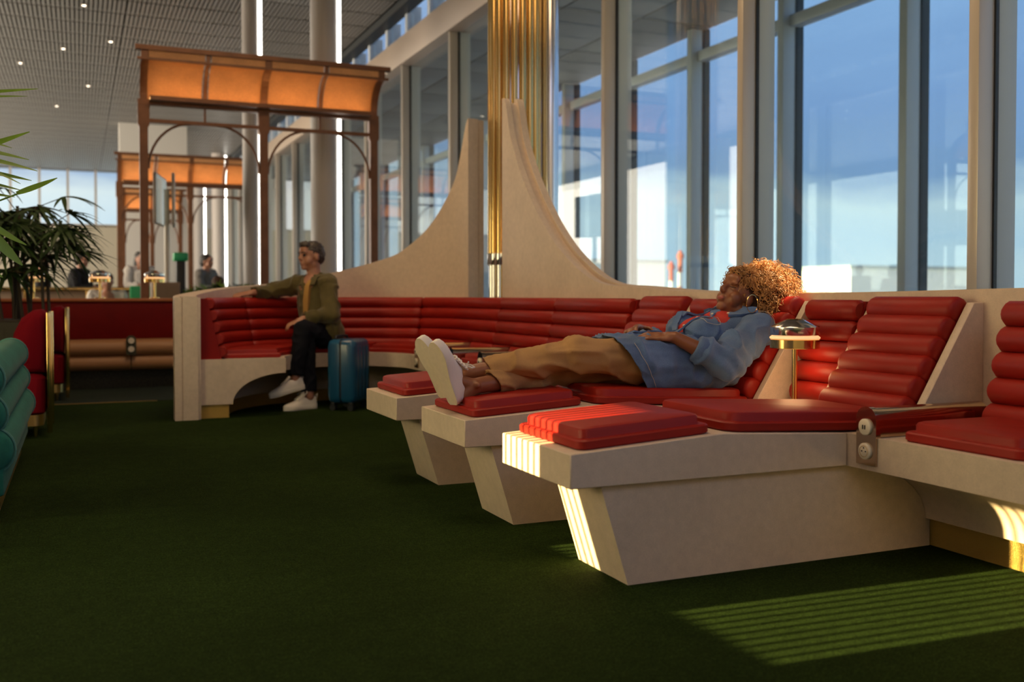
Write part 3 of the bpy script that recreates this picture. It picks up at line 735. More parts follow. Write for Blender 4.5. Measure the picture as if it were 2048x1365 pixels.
# trousers
def trouser_leg(a, b, c, r, hem, cut_n, hr):
    m = MB(); a, b, c = Vector(a), Vector(b), Vector(c); h = b.lerp(c, .97)
    m.cap(a, .088 * r, b, .076 * r); m.cap(b, .064 * r, h, hr); m.ball(b + Vector((.012, 0, .0)), (.072 * r, .074 * r, .078 * r))
    m.ball(a.lerp(b, .42) - Vector((0, 0, .020)), (.14, .094, .084)); m.ball(b.lerp(h, .40) - Vector((0, 0, .016)), (.12, .058, .056))
    return m, [(hem, cut_n)]
hemN = Vector(KN).lerp(Vector(AN), .80); hemF = Vector(KF).lerp(Vector(AF), .80)
hips = MB(); hips.ball((2.44, 3.79, .59), (.15, .175, .100))
def khaki_fold(p):
    return fold(8., .010, (.55, 1.3, 1.5), 3.1)(p) + .006 * math.exp(-((p.x - 1.93) / .07) ** 2) * math.sin(p.z * 95 + p.y * 40) * .6
blob('trousers', [(hips, []), trouser_leg(HIPN, KN, AN, 1., hemN, (-1, .25, -.62), .047), trouser_leg(HIPF, KF, AF, .96, hemF, (-1, -.25, -.55), .048)], 'khaki', wo, .0075, 4, (), khaki_fold, .004)
# red top under the open collar
mb = MB(); mb.ball((2.60, 3.79, .70), (.15, .13, .108)); mb.ball((2.68, 3.79, .755), (.09, .12, .075)); blob('undershirt', mb, 'red_top', wo, .01, 4)
# denim shirt
mb = MB()
mb.ball((2.62, 3.78, .680), (.165, .180, .115)); mb.ball((2.72, 3.79, .735), (.12, .195, .095)); mb.ball((2.54, 3.71, .735), (.085, .080, .072)); mb.ball((2.54, 3.87, .735), (.085, .080, .072))
mb.ball((2.46, 3.775, .600), (.19, .195, .122)); mb.cap((2.45, 3.70, .595), .126, (1.98, 3.688, .606), .127); mb.cap((2.45, 3.86, .595), .126, (2.02, 3.86, .600), .124)
mb.cap((2.34, 3.755, .640), .090, (1.96, 3.745, .645), .088); mb.cap((2.62, 3.64, .56), .07, (2.10, 3.635, .535), .065); mb.cap((2.77, 3.70, .80), .045, (2.77, 3.90, .80), .045)
def sleeve(a, b, c):
    m = MB(); a, b, c = Vector(a), Vector(b), Vector(c); h = b.lerp(c, .80)
    m.cap(a, .086, b, .074); m.cap(b, .071, h, .054); m.ball(a, (.088, .085, .088)); m.ball(b + Vector((.012, 0, -.008)), .078); m.ball(a.lerp(b, .5), (.085, .08, .085))
    return m, [(b.lerp(c, .55), c - b)]
cutN = Vector(ELN).lerp(Vector(WRN), .55); cutF = Vector(ELF).lerp(Vector(WRF), .55)
def denim_fold(p):
    f = fold(7.0, .013, (1.45, .8, 1.0), .4)(p)
    t = (p - Vector(ELN)).length
    f += .006 * math.exp(-(t / .13) ** 2) * math.sin(90 * (p.x * .8 + p.z * .7))
    return f
shirt = blob('denim_shirt', [(mb, [((2.145, 3.62, .565), (-1, .05, -.55))]), sleeve(SHN, ELN, WRN), sleeve(SHF, ELF, WRF)], 'denim', wo, .0075, 3, (), denim_fold, .003)
# cuffs, collar, buttons, pocket seams
m = MB(); d = (Vector(WRN) - Vector(ELN)).normalized(); c0 = cutN
m.tube([c0 - d * .035, c0 - d * .03, c0 + d * .005, c0 + d * .012], [.057, .063, .060, .054], 18); part_of('cuff', m, 'denim', wo, 60)
m = MB(); d = (Vector(WRF) - Vector(ELF)).normalized(); c0 = cutF
m.tube([c0 - d * .035, c0 - d * .03, c0 + d * .005, c0 + d * .012], [.057, .063, .060, .054], 18); part_of('cuff', m, 'denim', wo, 60)
def strip(pts, w, nrm, th=.004):
    m = MB(); rs = []
    for i, p in enumerate(pts):
        p = Vector(p); t = (Vector(pts[min(i + 1, len(pts) - 1)]) - Vector(pts[max(i - 1, 0)])).normalized(); n_ = Vector(nrm); b = t.cross(n_).normalized(); n_ = b.cross(t)
        rs.append([p - b * w / 2 - n_ * th / 2, p + b * w / 2 - n_ * th / 2, p + b * w / 2 + n_ * th / 2, p - b * w / 2 + n_ * th / 2])
    return m.rings(rs)
from mathutils.bvhtree import BVHTree
def snapper(o, off):
    me = o.data; org = Vector(o.parent.location)
    bv = BVHTree.FromPolygons([tuple(v.co + org) for v in me.vertices], [tuple(p.vertices) for p in me.polygons])
    def f(p):
        loc, n_, i, d = bv.find_nearest(Vector(p)); return loc + n_ * off, n_
    return f
snap = snapper(shirt, .004)
def snap_strip(pts, n, w, th=.004):
    P_ = []
    for a_, b_ in zip(pts, pts[1:]):
        for k in range(n): P_.append(Vector(a_).lerp(Vector(b_), k / n))
    P_.append(Vector(pts[-1])); rs = []; S = [snap(p) for p in P_]
    for i, (p, n_) in enumerate(S):
        t = (S[min(i + 1, len(S) - 1)][0] - S[max(i - 1, 0)][0]).normalized(); b = t.cross(n_).normalized()
        rs.append([p - b * w / 2 - n_ * .003, p + b * w / 2 - n_ * .003, p + b * w / 2 + n_ * th, p - b * w / 2 + n_ * th])
    return MB().rings(rs)
part_of('collar', snap_strip([(2.79, 3.66, .83), (2.72, 3.67, .84), (2.66, 3.70, .85)], 4, .036, .008), 'denim', wo, 60)
part_of('collar', snap_strip([(2.80, 3.91, .85), (2.72, 3.91, .87), (2.64, 3.875, .87)], 4, .045, .012), 'denim', wo, 60)
part_of('placket', snap_strip([(2.66, 3.75, .86), (2.56, 3.757, .84), (2.46, 3.757, .80), (2.36, 3.757, .75), (2.20, 3.75, .74)], 5, .030), 'denim', wo, 60)
part_of('placket', snap_strip([(2.65, 3.86, .87), (2.56, 3.86, .85), (2.46, 3.83, .81), (2.38, 3.79, .77)], 5, .030, .006), 'denim', wo, 60)
def stitch(pts):
    Q = []
    for a_, b_ in zip(pts, pts[1:]):
        for k in range(6): Q.append(snap(Vector(a_).lerp(Vector(b_), k / 6))[0] + Vector((0, -.002, .002)))
    return MB().tube(Q, .0011, 5)
for q in ([(2.50, 3.70, .83), (2.60, 3.695, .845), (2.62, 3.635, .80), (2.565, 3.615, .78), (2.515, 3.635, .79), (2.50, 3.70, .83)], [(2.78, 3.64, .83), (2.82, 3.58, .77), (2.80, 3.55, .70)], [(2.13, 3.62, .69), (2.155, 3.58, .62), (2.20, 3.57, .54), (2.235, 3.6, .48)]):
    part_of('stitching', stitch(q), 'denim_thread', wo)
for c in ((2.60, 3.757, .84), (2.52, 3.757, .82), (2.43, 3.757, .79), (2.66, 3.705, .87)): part_of('button', MB().ball(snap(c)[0] + Vector((0, -.001, .006)), (.0075, .0075, .005), None, 10, 6), 'cream', wo)
# shoes
make_shoe(wo, (1.362, 3.715, .462), (1.262, 3.675, .710), (-.90, -.42, -.22))
make_shoe(wo, (1.375, 3.865, .475), (1.262, 3.845, .714), (-.88, -.44, -.24))
# hoop earring
m = MB(); ec = Vector((2.748, 3.638, .860))
m.tube([ec + Vector((.040 * math.cos(a), .012 * math.cos(a), .040 * math.sin(a))) for a in [2 * PI * k / 28 for k in range(29)]], .0019, 6); part_of('hoop_earring', m, 'brass', wo)
# hair: dark core and loose corkscrew curls
HAIR_C = Vector((2.93, 3.80, .905))
mb = MB(); mb.ball(HAIR_C, (.128, .128, .122)); mb.ball(HC + HM @ Vector((0, -.030, .052)), (.084, .092, .070), HM); mb.ball(HAIR_C + Vector((-.02, 0, -.075)), (.10, .115, .09)); mb.ball(HC + HM @ Vector((0, .028, .082)), (.072, .052, .040), HM)
hair = blob('hair', mb, 'hair_core', wo, .010, 3, (), fold(30., .008))
m = MB(); rnd = random.Random(11); Fv = HM @ Vector((0, 1, 0)); Uv = HM @ Vector((0, 0, 1)); Rv = HM @ Vector((1, 0, 0)); cnt = 0
hv = hair.data; polys = [p for p in hv.polygons]
while cnt < 2300:
    p_ = rnd.choice(polys); root = Vector(p_.center) + wo.location; d = Vector(p_.normal); rel = root - HC
    if root.y > 3.90 or d.y > .6: continue
    fz, uz = rel.dot(Fv), rel.dot(Uv)
    if fz > .030 and uz < .048: continue
    if (root - Vector((2.770, 3.69, .860))).length < .085: continue
    if root.z < .80 and root.x < 2.81: continue
    cnt += 1
    big = (root - HAIR_C).length > .09 and root.x > 2.84
    grow = (d + Vector((rnd.gauss(0, .32), rnd.gauss(0, .32), rnd.gauss(0, .32))) + Vector((.04, 0, -.06))).normalized()
    if fz > -.02 and grow.dot(Fv) > .3: grow = (grow - Fv * (grow.dot(Fv) - .2) + Uv * .4).normalized()
    ln = rnd.uniform(.035, .085) if big else rnd.uniform(.025, .055); hr = rnd.uniform(.005, .011); turns = rnd.uniform(1.3, 2.9); ph = rnd.uniform(0, 6.28)
    a = grow.orthogonal().normalized(); b = grow.cross(a); n_ = int(8 * turns) + 4; pts = []
    for k in range(n_ + 1):
        t = k / n_; th = ph + turns * 2 * PI * t; w_ = hr * min(1, t * 4)
        pts.append(root - d * .004 + grow * (ln * t) + a * (w_ * math.cos(th)) + b * (w_ * math.sin(th)) + Vector((0, 0, -.020 * t * t)))
    r0 = rnd.uniform(.0016, .0030); m.tube(pts, [r0 * (1 - .5 * (k / n_)) for k in range(n_ + 1)], 4)
part_of('curls', m, 'hair_curl', hair, 80)
# ------------------------------------------------------------------ man sitting on the round end of the bench
ma = thing('person', 'man in olive jacket and dark trousers sitting cross-legged on the curved bench', 'person', (1.82, 8.15, .49))
HC2 = Vector((1.755, 8.20, 1.215)); HM2 = frame((-.93, -.36, -.02), (0, 0, 1))
RS, RE, RH = (1.67, 8.33, .985), (1.47, 8.44, .925), (1.31, 8.345, .918)
LS, LE, LW = (1.875, 8.085, .985), (1.865, 7.93, .745), (1.63, 7.93, .705)
HR, HL = (1.76, 8.20, .545), (1.87, 8.08, .545)
KR, KL = (1.645, 7.90, .555), (1.62, 7.86, .625)
AR, AL = (1.66, 7.82, .10), (1.545, 7.80, .235)
mb = MB(); P2 = add_head(mb, HC2, HM2, 1.02, (1.78, 8.20, 1.04), .055)
mb.cap((1.80, 8.15, .56), .13, (1.78, 8.20, .95), .13)
for a, b, c in ((RS, RE, RH), (LS, LE, LW)): mb.cap(a, .05, b, .042); mb.cap(b, .042, c, .028)
for a, b, c in ((HR, KR, AR), (HL, KL, AL)): mb.cap(a, .08, b, .06); mb.cap(b, .058, c, .036)
add_hand(mb, RH, (-.95, -.30, -.12), (.0, -.30, .95), 1, 1.05, .35); add_hand(mb, LW, (-.9, -.1, -.35), (-.3, -.2, .9), -1, 1.05, .6)
blob('body', mb, 'skin_light', ma, .009, 2)
for k in (-1, 1):
    part_of('eye', MB().ball(P2(k * .031, .080, .010), .010), 'black', ma)
    part_of('eyebrow', MB().tube([P2(k * .016, .098, .030), P2(k * .034, .094, .035), P2(k * .050, .078, .030)], .0035, 6), 'hair_dark', ma)
mb = MB(); mb.ball(P2(0, -.022, .055), (.082, .098, .075), HM2); mb.ball(P2(0, -.055, .01), (.078, .072, .085), HM2); mb.ball(P2(0, .05, .095), (.055, .05, .03), HM2)
blob('hair', mb, 'hair_grey', ma, .008, 2, (), fold(55., .006))
mb = MB(); mb.cap((1.80, 8.16, .60), .11, (1.77, 8.18, .97), .085); blob('tee', mb, 'mustard', ma, .012, 3)
mb = MB(); mb.cap((1.83, 8.13, .585), .165, (1.80, 8.20, .90), .155); mb.cap(RS, .088, LS, .088); mb.ball((1.80, 8.21, .96), (.15, .15, .10)); mb.cap((1.76, 8.24, 1.03), .055, (1.82, 8.17, 1.03), .055)
mb.ball((1.86, 8.10, .60), (.16, .17, .12))
def sl2(a, b, c):
    m = MB(); m.cap(a, .082, b, .068); m.cap(b, .066, c, .050); return m, [(Vector(b).lerp(Vector(c), .92), Vector(c) - Vector(b))]
op = Vector((-.86, -.50, 0)).normalized()       # jacket hangs open over the tee
blob('jacket', [(mb, []), sl2(RS, RE, RH), sl2(LS, LE, LW)], 'jacket', ma, .010, 3, (), fold(8., .012, (1, 1, .7), 5.), .006)
m = MB(); rs = []
for z, w_ in ((.62, .016), (.72, .022), (.85, .026), (.97, .024), (1.02, .014)):
    c = Vector((1.815, 8.165, z)) + Vector((-.80, -.60, 0)) * (.168 if z < .9 else .15 if z < 1 else .115); t = Vector((.60, -.80, 0)) * w_
    rs.append([c - t, c + t, c + t + Vector((.03, .03, 0)), c - t + Vector((.03, .03, 0))])
m.rings(rs); part_of('tee_front', m, 'mustard', ma, 60)
for sgn in (-1, 1):
    part_of('jacket_collar', strip([Vector((1.80, 8.20, 1.065)) + Vector((.60 * sgn, -.8 * sgn, 0)) * .06, Vector((1.73, 8.135, 1.04)) + Vector((.60 * sgn, -.8 * sgn, 0)) * .055, Vector((1.70, 8.10, .98)) + Vector((.60 * sgn, -.8 * sgn, 0)) * .05], .06, (-.7, -.6, .35), .01), 'jacket', ma, 60)
def tl2(a, b, c, r):
    m = MB(); m.cap(a, .105 * r, b, .080 * r); m.cap(b, .078 * r, c, .062 * r); return m, [(Vector(b).lerp(Vector(c), .92), Vector(c) - Vector(b))]
hb = MB(); hb.ball((1.82, 8.14, .56), (.155, .15, .115))
blob('trousers', [(hb, []), tl2(HR, KR, AR, 1.), tl2(HL, KL, AL, 1.)], 'navy', ma, .010, 3, (), fold(9., .007), .005)
make_shoe(ma, (1.715, 7.845, .0), (1.455, 7.745, .0), (0, 0, -1), True, .29)
make_shoe(ma, (1.615, 7.80, .165), (1.345, 7.745, .105), (-.18, 0, -1), False, .29)

# ------------------------------------------------------------------ suitcase
su = thing('suitcase', 'glossy blue hard-shell cabin suitcase standing beside the seated man', 'suitcase', (1.945, 7.70, 0), math.radians(-38))
def shell(x0, x1):
    m = MB(); rs = []
    for i, (x, ins) in enumerate(((x0, .028), (x0 + (x1 - x0) * .12, .010), (x0 + (x1 - x0) * .35, 0), (x1, 0))):
        rs.append([(x, y, z) for y, z in rrect(-.165 + ins, .055 + ins, .165 - ins, .555 - ins, .05, 5)])
    return m.rings(rs)
shell(-.115, -.008).build('shell', 'case_blue', su, smooth=35); shell(.115, .008).build('shell', 'case_blue', su, smooth=35)
for x0, s_ in ((-.117, -1), (.117, 1)):
    for y in (-.10, -.035, .035, .10):
        o = MB().box((-.004, y - .014, .11), (.004, y + .014, .50)).build('rib', 'case_blue', su, bevel=.0035); o.location.x = x0 - s_ * .001
m = MB(); m.rings([[(x, y, z) for y, z in rrect(-.160, .060, .160, .550, .05, 5)] for x in (-.008, .008)]); m.build('zip_band', 'case_dark', su, smooth=40)
for x in (-.075, .075):
    for y in (-.125, .125):
        wh = MB().box((x - .018, y - .022, .040), (x + .018, y + .022, .066)).build('caster', 'case_dark', su, bevel=.004)
        for dy in (-.012, .012): MB().lathe([(.006, -.008), (.024, -.008), (.024, .008), (.006, .008)], (x, y + dy, .0245), 18, 'y').build('wheel', 'case_dark', wh, smooth=40)
MB().tube([(-.06, -.11, .556), (-.06, -.10, .575), (-.06, .0, .580), (-.06, .10, .575), (-.06, .11, .556)], .010, 10).build('top_handle', 'case_dark', su, smooth=40)
MB().box((-.118, -.02, .30), (-.112, .02, .325)).build('logo_plate', 'chrome', su, bevel=.002)

# ================================================================== pergolas of copper frame and cane canopies
def make_pergola(label, x0, x1, y, s=1., bays=4):
    T = thing('pergola', label, 'pergola', ((x0 + x1) / 2, y, 0), group='copper pergolas'); h = (x1 - x0) / 2; zb, zt = 3.0 * s, 3.52 * s
    for x in (-h, 0, h):
        p = MB().prism([(x - .045, 0), (x + .045, 0), (x + .045, zb - .25), (x + .062, zb - .22), (x + .062, zb), (x - .062, zb), (x - .062, zb - .22), (x - .045, zb - .25)], -.045, .045).build('post', 'copper', T, bevel=.004, seg=1)
        MB().box((x - .054, -.054, 0), (x + .054, .054, .12)).build('post_shoe', 'copper', p)
    MB().box((-h - .06, -.04, zb), (h + .06, .04, zb + .06)).build('lower_beam', 'copper', T)
    MB().box((-h, -.02, zb - .19), (h, .02, zb - .15)).build('tie_rail', 'copper', T)
    prof = [(-.01 - .34 * (1 - math.cos(math.radians(a))) , zb + .06 + (zt - .10 - zb - .06) * math.sin(math.radians(a))) for a in range(0, 91, 10)]
    MB().box((-h - .10, prof[-1][0] - .06, zt), (h + .10, prof[-1][0] + .02, zt + .05)).build('top_beam', 'copper', T)
    MB().box((-h - .08, prof[-1][0] - .035, zt - .10), (h + .08, prof[-1][0] - .0, zt - .075)).build('top_rail', 'copper', T)
    for k in range(bays):
        a, b = -h + 2 * h * k / bays + .035, -h + 2 * h * (k + 1) / bays - .035
        m = MB(); m.rings([[(x, yy, z), (x, yy + .012, z + .004)] for x in () for yy, z in ()] or [[(a, p[0], p[1]), (b, p[0], p[1]), (b, p[0] + .014, p[1]), (a, p[0] + .014, p[1])] for p in prof])
        m.build('cane_panel', 'cane', T, smooth=50)
        MB().box((a, prof[-1][0] - .03, zt - .075), (b, prof[-1][0] - .018, zt)).build('fascia_panel', 'cane', T)
    for k in range(bays + 1):
        x = -h + 2 * h * k / bays; w_ = .04 if k in (0, bays) or k == bays // 2 else .022
        m = MB(); m.rings([[(x - w_, p[0] - .03, p[1]), (x + w_, p[0] - .03, p[1]), (x + w_, p[0] + .03, p[1]), (x - w_, p[0] + .03, p[1])] for p in prof + [(prof[-1][0], zt)]])
        m.build('rib', 'copper', T)
        if k not in (0, bays): MB().box((x - .012, -.012, zb - .16), (x + .012, .012, zb)).build('hanger', 'copper', T)
    MB().box((-h + .06, -.20, zb + .03), (h - .06, -.06, zb + .045)).build('light_trough', 'copper', T)
    MB().box((-h + .06, -.20, zb + .045), (h - .06, -.185, zb + .075)).build('trough_lip', 'copper', T)
    MB().box((-h + .06, -.17, zb + .046), (h - .06, -.10, zb + .056)).build('light_strip', 'amber_glow', T)
    for x, d in ((-h, 1), (0, -1), (0, 1), (h, -1)):
        r = min(.46, h * .42)
        MB().tube([(x + d * (.05 + r * (1 - math.cos(a))), 0, zb - .70 + .52 * math.sin(a)) for a in [PI / 2 * k / 10 for k in range(11)]], .014, 8).build('brace', 'copper', T, smooth=40)
    return T
make_pergola('nearest copper pergola with orange cane canopy behind the seated man', .67, 3.28, 11.75)
make_pergola('second copper pergola with orange canopy, half as large behind the first', .72, 3.30, 20.4, 1.0)
make_pergola('farthest small copper pergola by the white block wall', .94, 2.18, 24.4, .93, 2)

# ------------------------------------------------------------------ round columns with light strips
def make_column(label, x, y, r=.205):
    T = thing('round_column', label, 'column', (x, y, 0), group='round columns with light strips')
    MB().lathe([(r, 0), (r, ZC)], n=40).build('shaft', 'column_paint', T, smooth=40)
    a = math.radians(-34); c, s_ = math.cos(a), math.sin(a)
    o = MB().box((-.028, -.036, .12), (.028, .036, 4.90)).build('light_strip', 'led', T, bevel=.006, loc=((r - .01) * c, (r - .01) * s_, 0)); o.rotation_euler = (0, 0, a)
make_column('nearest and widest grey round column behind the pergola', 2.87, 12.52, .182)
make_column('second grey round column, left of the widest one', 2.16, 13.8, .122)
make_column('third grey round column seen under the big canopy', 3.72, 29.7)
make_column('fourth and thinnest grey round column far back', 3.70, 34.7)

# ------------------------------------------------------------------ far banquette with lamps on its ledge
bq = thing('banquette', 'dark red banquette with tan leather seat facing across the green carpet', 'bench', (-.45, 10.4, 0))
MB().box((-1.5, .08, .46), (1.52, .22, .835)).build('back_panel', 'burgundy', bq, bevel=.02)
MB().box((-1.52, .06, .835), (1.54, .30, .865)).build('ledge', 'wood_orange', bq, bevel=.006)
MB().box((-1.5, .22, 0), (1.52, .30, .835)).build('rear_board', 'burgundy', bq)
for x0, x1 in ((-1.5, .895), (.905, 1.52)):
    m = MB(); m.tube([(x0, -.22, .395), (x1, -.22, .395)], [(.075, .075)] * 2, 18); m.build('seat_roll', 'tan_leather', bq, smooth=50)
    m = MB(); m.tube([(x0, -.20, .255), (x1, -.20, .255)], [(.07, .075)] * 2, 18); m.build('seat_roll', 'tan_leather', bq, smooth=50)
    MB().box((x0, -.22, .30), (x1, .10, .468)).build('seat_cushion', 'tan_leather', bq, bevel=.02)
MB().box((-1.5, -.10, 0), (1.52, .10, .20)).build('kick_board', 'mosaic_dark', bq)
pl = MB().prism([(-.045 + .9, .33), (.045 + .9, .33)] + [(.9 + .045 * math.cos(PI * k / 8), .47 + .045 * math.sin(PI * k / 8)) for k in range(9)], -.31, -.285).build('socket_plate', 'olive_dark', bq)
for z in (.465, .385): MB().lathe([(.028, -.325), (.028, -.309), (.001, -.309)], (.9, 0, z), 20, 'y').build('socket', 'cream', pl)
for x, lb in ((-.40, 'mushroom lamp on the far ledge, leftmost beside the palm'), (.19, 'mushroom lamp on the far ledge between the two seated guests'), (.70, 'mushroom lamp on the far ledge right of the copper post')):
    make_lamp(lb, (x, 10.64, .866), .16, .98, .5, 'mushroom lamps')

# ------------------------------------------------------------------ teal sofa at the left edge
so = thing('sofa', 'teal velvet sofa with three stacked rolls at the left edge', 'sofa', (-.62, 5.35, 0))
for i, (z, x, r) in enumerate(((.565, .262, .085), (.425, .268, .088), (.285, .290, .092))):
    L2 = .98; pts = [(x, -L2, z), (x, -L2 + .012, z), (x, -L2 + .05, z), (x, L2 - .05, z), (x, L2 - .012, z), (x, L2, z)]
    ro = MB().tube(pts, [r * .75, r * .93, r, r, r * .93, r * .75], 22).build('roll', 'teal_velvet', so, smooth=50)
    for y in (-L2 + .03, L2 - .03): MB().tube([(x + (r + .001) * math.cos(2 * PI * k / 24), y, z + (r + .001) * math.sin(2 * PI * k / 24)) for k in range(25)], .006, 6).build('piping', 'teal_piping', ro, smooth=40)
MB().box((-.34, -.97, .10), (.345, .96, .26)).build('base', 'teal_velvet', so, bevel=.02)
MB().box((-.36, -.95, .27), (.25, .95, .42)).build('seat', 'teal_velvet', so, bevel=.04)
MB().box((-.33, -.98, .0), (.31, .95, .10)).build('plinth', 'brass_satin', so)
# ------------------------------------------------------------------ crimson chairs with brass spines
def make_chair(label, x, y):
    T = thing('lounge_chair', label, 'chair', (x, y, 0), group='crimson lounge chairs')
    m = MB(); rs = []
    for yy, i in ((-.27, .03), (-.245, .008), (-.22, 0), (.22, 0), (.245, .008), (.27, .03)):
        rs.append([(px_, yy, pz) for px_, pz in [(-.04 - i, .41 + i), (-.22 + i, .41 + i), (-.235 + i, .55), (-.215 + i, .66), (-.17, .755 - i), (-.11, .80 - i), (-.06 - i * .5, .805 - i), (-.035 - i, .78 - i), (-.03 - i, .60)]])
    m.rings(rs); m.build('backrest', 'crimson', T, smooth=50, bevel=.0)
    m = MB(); m.rings([[(a, b, z) for a, b in rrect(-.62 + i, -.27 + i, -.035 - i, .27 - i, .06, 5)] for z, i in ((.145, .02), (.16, .004), (.375, 0), (.40, .02), (.405, .05))]); m.build('seat', 'crimson', T, smooth=40)
    MB().rings([[(a, b, z) for a, b in rrect(-.60, -.25, -.05, .25, .06, 5)] for z in (.075, .145)]).build('brass_band', 'brass_satin', T, smooth=40)
    for yy in (-.262, .238): MB().box((-.03, yy, .03), (.0, yy + .024, .79)).build('spine', 'brass', T, bevel=.004)
    MB().box((-.028, -.24, .15), (-.012, .24, .78)).build('back_shell', 'crimson', T)
    for xx in (-.54, -.10):
        for yy in (-.2, .2): MB().lathe([(.010, 0), (.016, .08)], (xx, yy, 0), 12).build('leg', 'brass', T, smooth=40)
make_chair('nearer crimson lounge chair with brass spine behind the teal sofa', -.16, 7.15)
make_chair('farther crimson lounge chair in front of the red banquette', -.08, 9.45)

# ------------------------------------------------------------------ palms
def leaflet(m, base, d, side, up, ln, wd, droop):
    rs = []; n = 7
    for k in range(n + 1):
        t = k / n; p = base + d * (ln * t) - Vector((0, 0, 1)) * (droop * ln * t * t); w_ = wd * (math.sin(PI * min(1, .12 + t * .88)) ** .6) * (1 - .35 * t)
        if k == n: w_ = wd * .12
        rs.append([p - side * w_ / 2 + up * .004 * (1 - t), p, p + side * w_ / 2 + up * .004 * (1 - t), p - up * .0012])
    m.rings(rs)
def fan_mesh(name, seed, n=8, ln=.30, wd=.034, material='leaf'):
    r = random.Random(seed); m = MB()
    for k in range(n):
        a = math.radians(-75 + 150 * k / (n - 1) + r.uniform(-6, 6)); d = Vector((math.cos(a), math.sin(a), r.uniform(-.05, .12))).normalized(); up = Vector((0, 0, 1)); s_ = up.cross(d).normalized()
        leaflet(m, Vector((0, 0, 0)), d, s_, up, ln * r.uniform(.78, 1.08) * (1 - .25 * abs(k / (n - 1) - .5)), wd * r.uniform(.8, 1.15), r.uniform(.15, .55))
    me = m.mesh(name, smooth=60); me.materials.append(MATS[material]); return me
def make_palm(label, loc, stems, fronds, seed, material, hs, rad, name='potted_palm', pot=None, ln=.30, off=0.):
    r = random.Random(seed); T = thing(name, label, 'plant', loc, group='potted palms'); fans = [fan_mesh('frond', seed * 7 + k, r.randint(7, 9), ln, .034, material) for k in range(4)]
    if pot: 
        x, y, h = pot; p = MB().box((-x, -y, 0), (x, y, h)).build('planter', 'olive_dark', T, bevel=.02)
        MB().box((-x + .03, -y + .03, h), (x - .03, y - .03, h + .012)).build('soil', 'cane_stem', p)
        for k in range(int(2 * x / .11)): MB().box((-x + .02 + k * .11, -y - .006, .05), (-x + .11 + k * .11, -y, h - .04)).build('slat', 'olive_dark', p)
    tops = []
    for k in range(stems):
        a = r.uniform(0, 6.28); b = r.uniform(.02, .16); h = r.uniform(*hs); p0 = Vector((off + b * math.cos(a) * 1.4, b * math.sin(a), (pot[2] if pot else 0))); p1 = p0 + Vector((r.uniform(-.08, .08), r.uniform(-.06, .06), h))
        MB().tube(bez(p0, p0.lerp(p1, .5) + Vector((r.uniform(-.03, .03), 0, 0)), p1, 5), .011, 7).build('cane', 'cane_stem', T, smooth=40); tops.append((p0, p1))
    for k in range(fronds):
        p0, p1 = tops[k % stems]; b = p0.lerp(p1, r.uniform(.55, 1.0)); a = r.uniform(0, 2 * PI); el = r.uniform(-.1, .9); L3 = r.uniform(.16, rad)
        tip = b + Vector((math.cos(a) * math.cos(el), math.sin(a) * math.cos(el), math.sin(el))) * L3
        f = new_obj('frond', fans[k % 4], None, T, tip); f.rotation_euler = (r.uniform(-.4, .4), r.uniform(-.2, .5), a)
        MB().tube([tuple(b - tip), (0, 0, 0)], .0035, 5).build('petiole', 'cane_stem', T, loc=tip)
    return T
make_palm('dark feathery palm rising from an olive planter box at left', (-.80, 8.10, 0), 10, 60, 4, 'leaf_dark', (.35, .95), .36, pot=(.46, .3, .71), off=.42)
pn = thing('potted_palm', 'bright green palm leaves reaching in at the left edge', 'plant', (-.75, 4.12, 0), group='potted palms')
MB().lathe([(.13, 0), (.17, .05), (.19, .42), (.17, .43), (.16, .40), (.001, .40)], n=28).build('pot', 'olive_dark', pn, smooth=40)
LV = [((-.42, 4.55, 1.70), (-.152, 4.58, 1.752), .026, .02), ((-.42, 4.52, 1.68), (-.19, 4.56, 1.715), .018, .05), ((-.44, 4.55, 1.45), (-.185, 4.60, 1.575), .045, .02), ((-.42, 4.5, 1.53), (-.25, 4.55, 1.50), .022, .05),
      ((-.44, 4.5, 1.49), (-.19, 4.55, 1.455), .030, .06), ((-.44, 4.45, 1.45), (-.16, 4.55, 1.41), .036, .10), ((-.45, 4.4, 1.44), (-.225, 4.52, 1.355), .030, .10), ((-.42, 4.5, 1.36), (-.22, 4.56, 1.33), .026, .06), ((-.42, 4.5, 1.31), (-.24, 4.55, 1.30), .026, .04),
      ((-.36, 4.5, 1.21), (-.19, 4.55, 1.10), .034, -.10), ((-.33, 4.5, 1.16), (-.205, 4.55, 1.012), .050, -.10), ((-.35, 4.5, 1.02), (-.285, 4.55, .972), .034, 0), ((-.23, 4.58, 1.315), (-.085, 4.62, 1.39), .040, -.04), ((-.4, 4.5, 1.40), (-.18, 4.55, 1.37), .03, .05)]
hub = [Vector((-.50, 4.50, 1.66)), Vector((-.52, 4.48, 1.47)), Vector((-.50, 4.48, 1.18))]
for i, h_ in enumerate(hub):
    r_ = Vector((-.75 + .03 * i, 4.12, .41)); MB().tube([tuple(v - pn.location) for v in bez(r_, (r_ + h_) / 2 + Vector((-.05, 0, .08)), h_, 8)], .010, 7).build('cane', 'cane_stem', pn, smooth=40)
for b_, t_, w_, dr in LV:
    b_, t_ = Vector(b_), Vector(t_); h_ = min(hub, key=lambda q_: abs(q_.z - b_.z)); d_ = (t_ - b_); ln_ = d_.length * 1.02; d_ = (d_ + Vector((0, 0, dr * ln_))).normalized(); up_ = Vector((-.25, -.75, .62)); sd_ = up_.cross(d_).normalized(); m = MB()
    leaflet(m, Vector((0, 0, 0)), d_, sd_, sd_.cross(d_) * -1, ln_, w_, dr); f = m.build('frond', 'leaf', pn, smooth=60, loc=b_ - pn.location)
    MB().tube([tuple(h_ - b_), (0, 0, 0)], .004, 6).build('petiole', 'leaf', f)
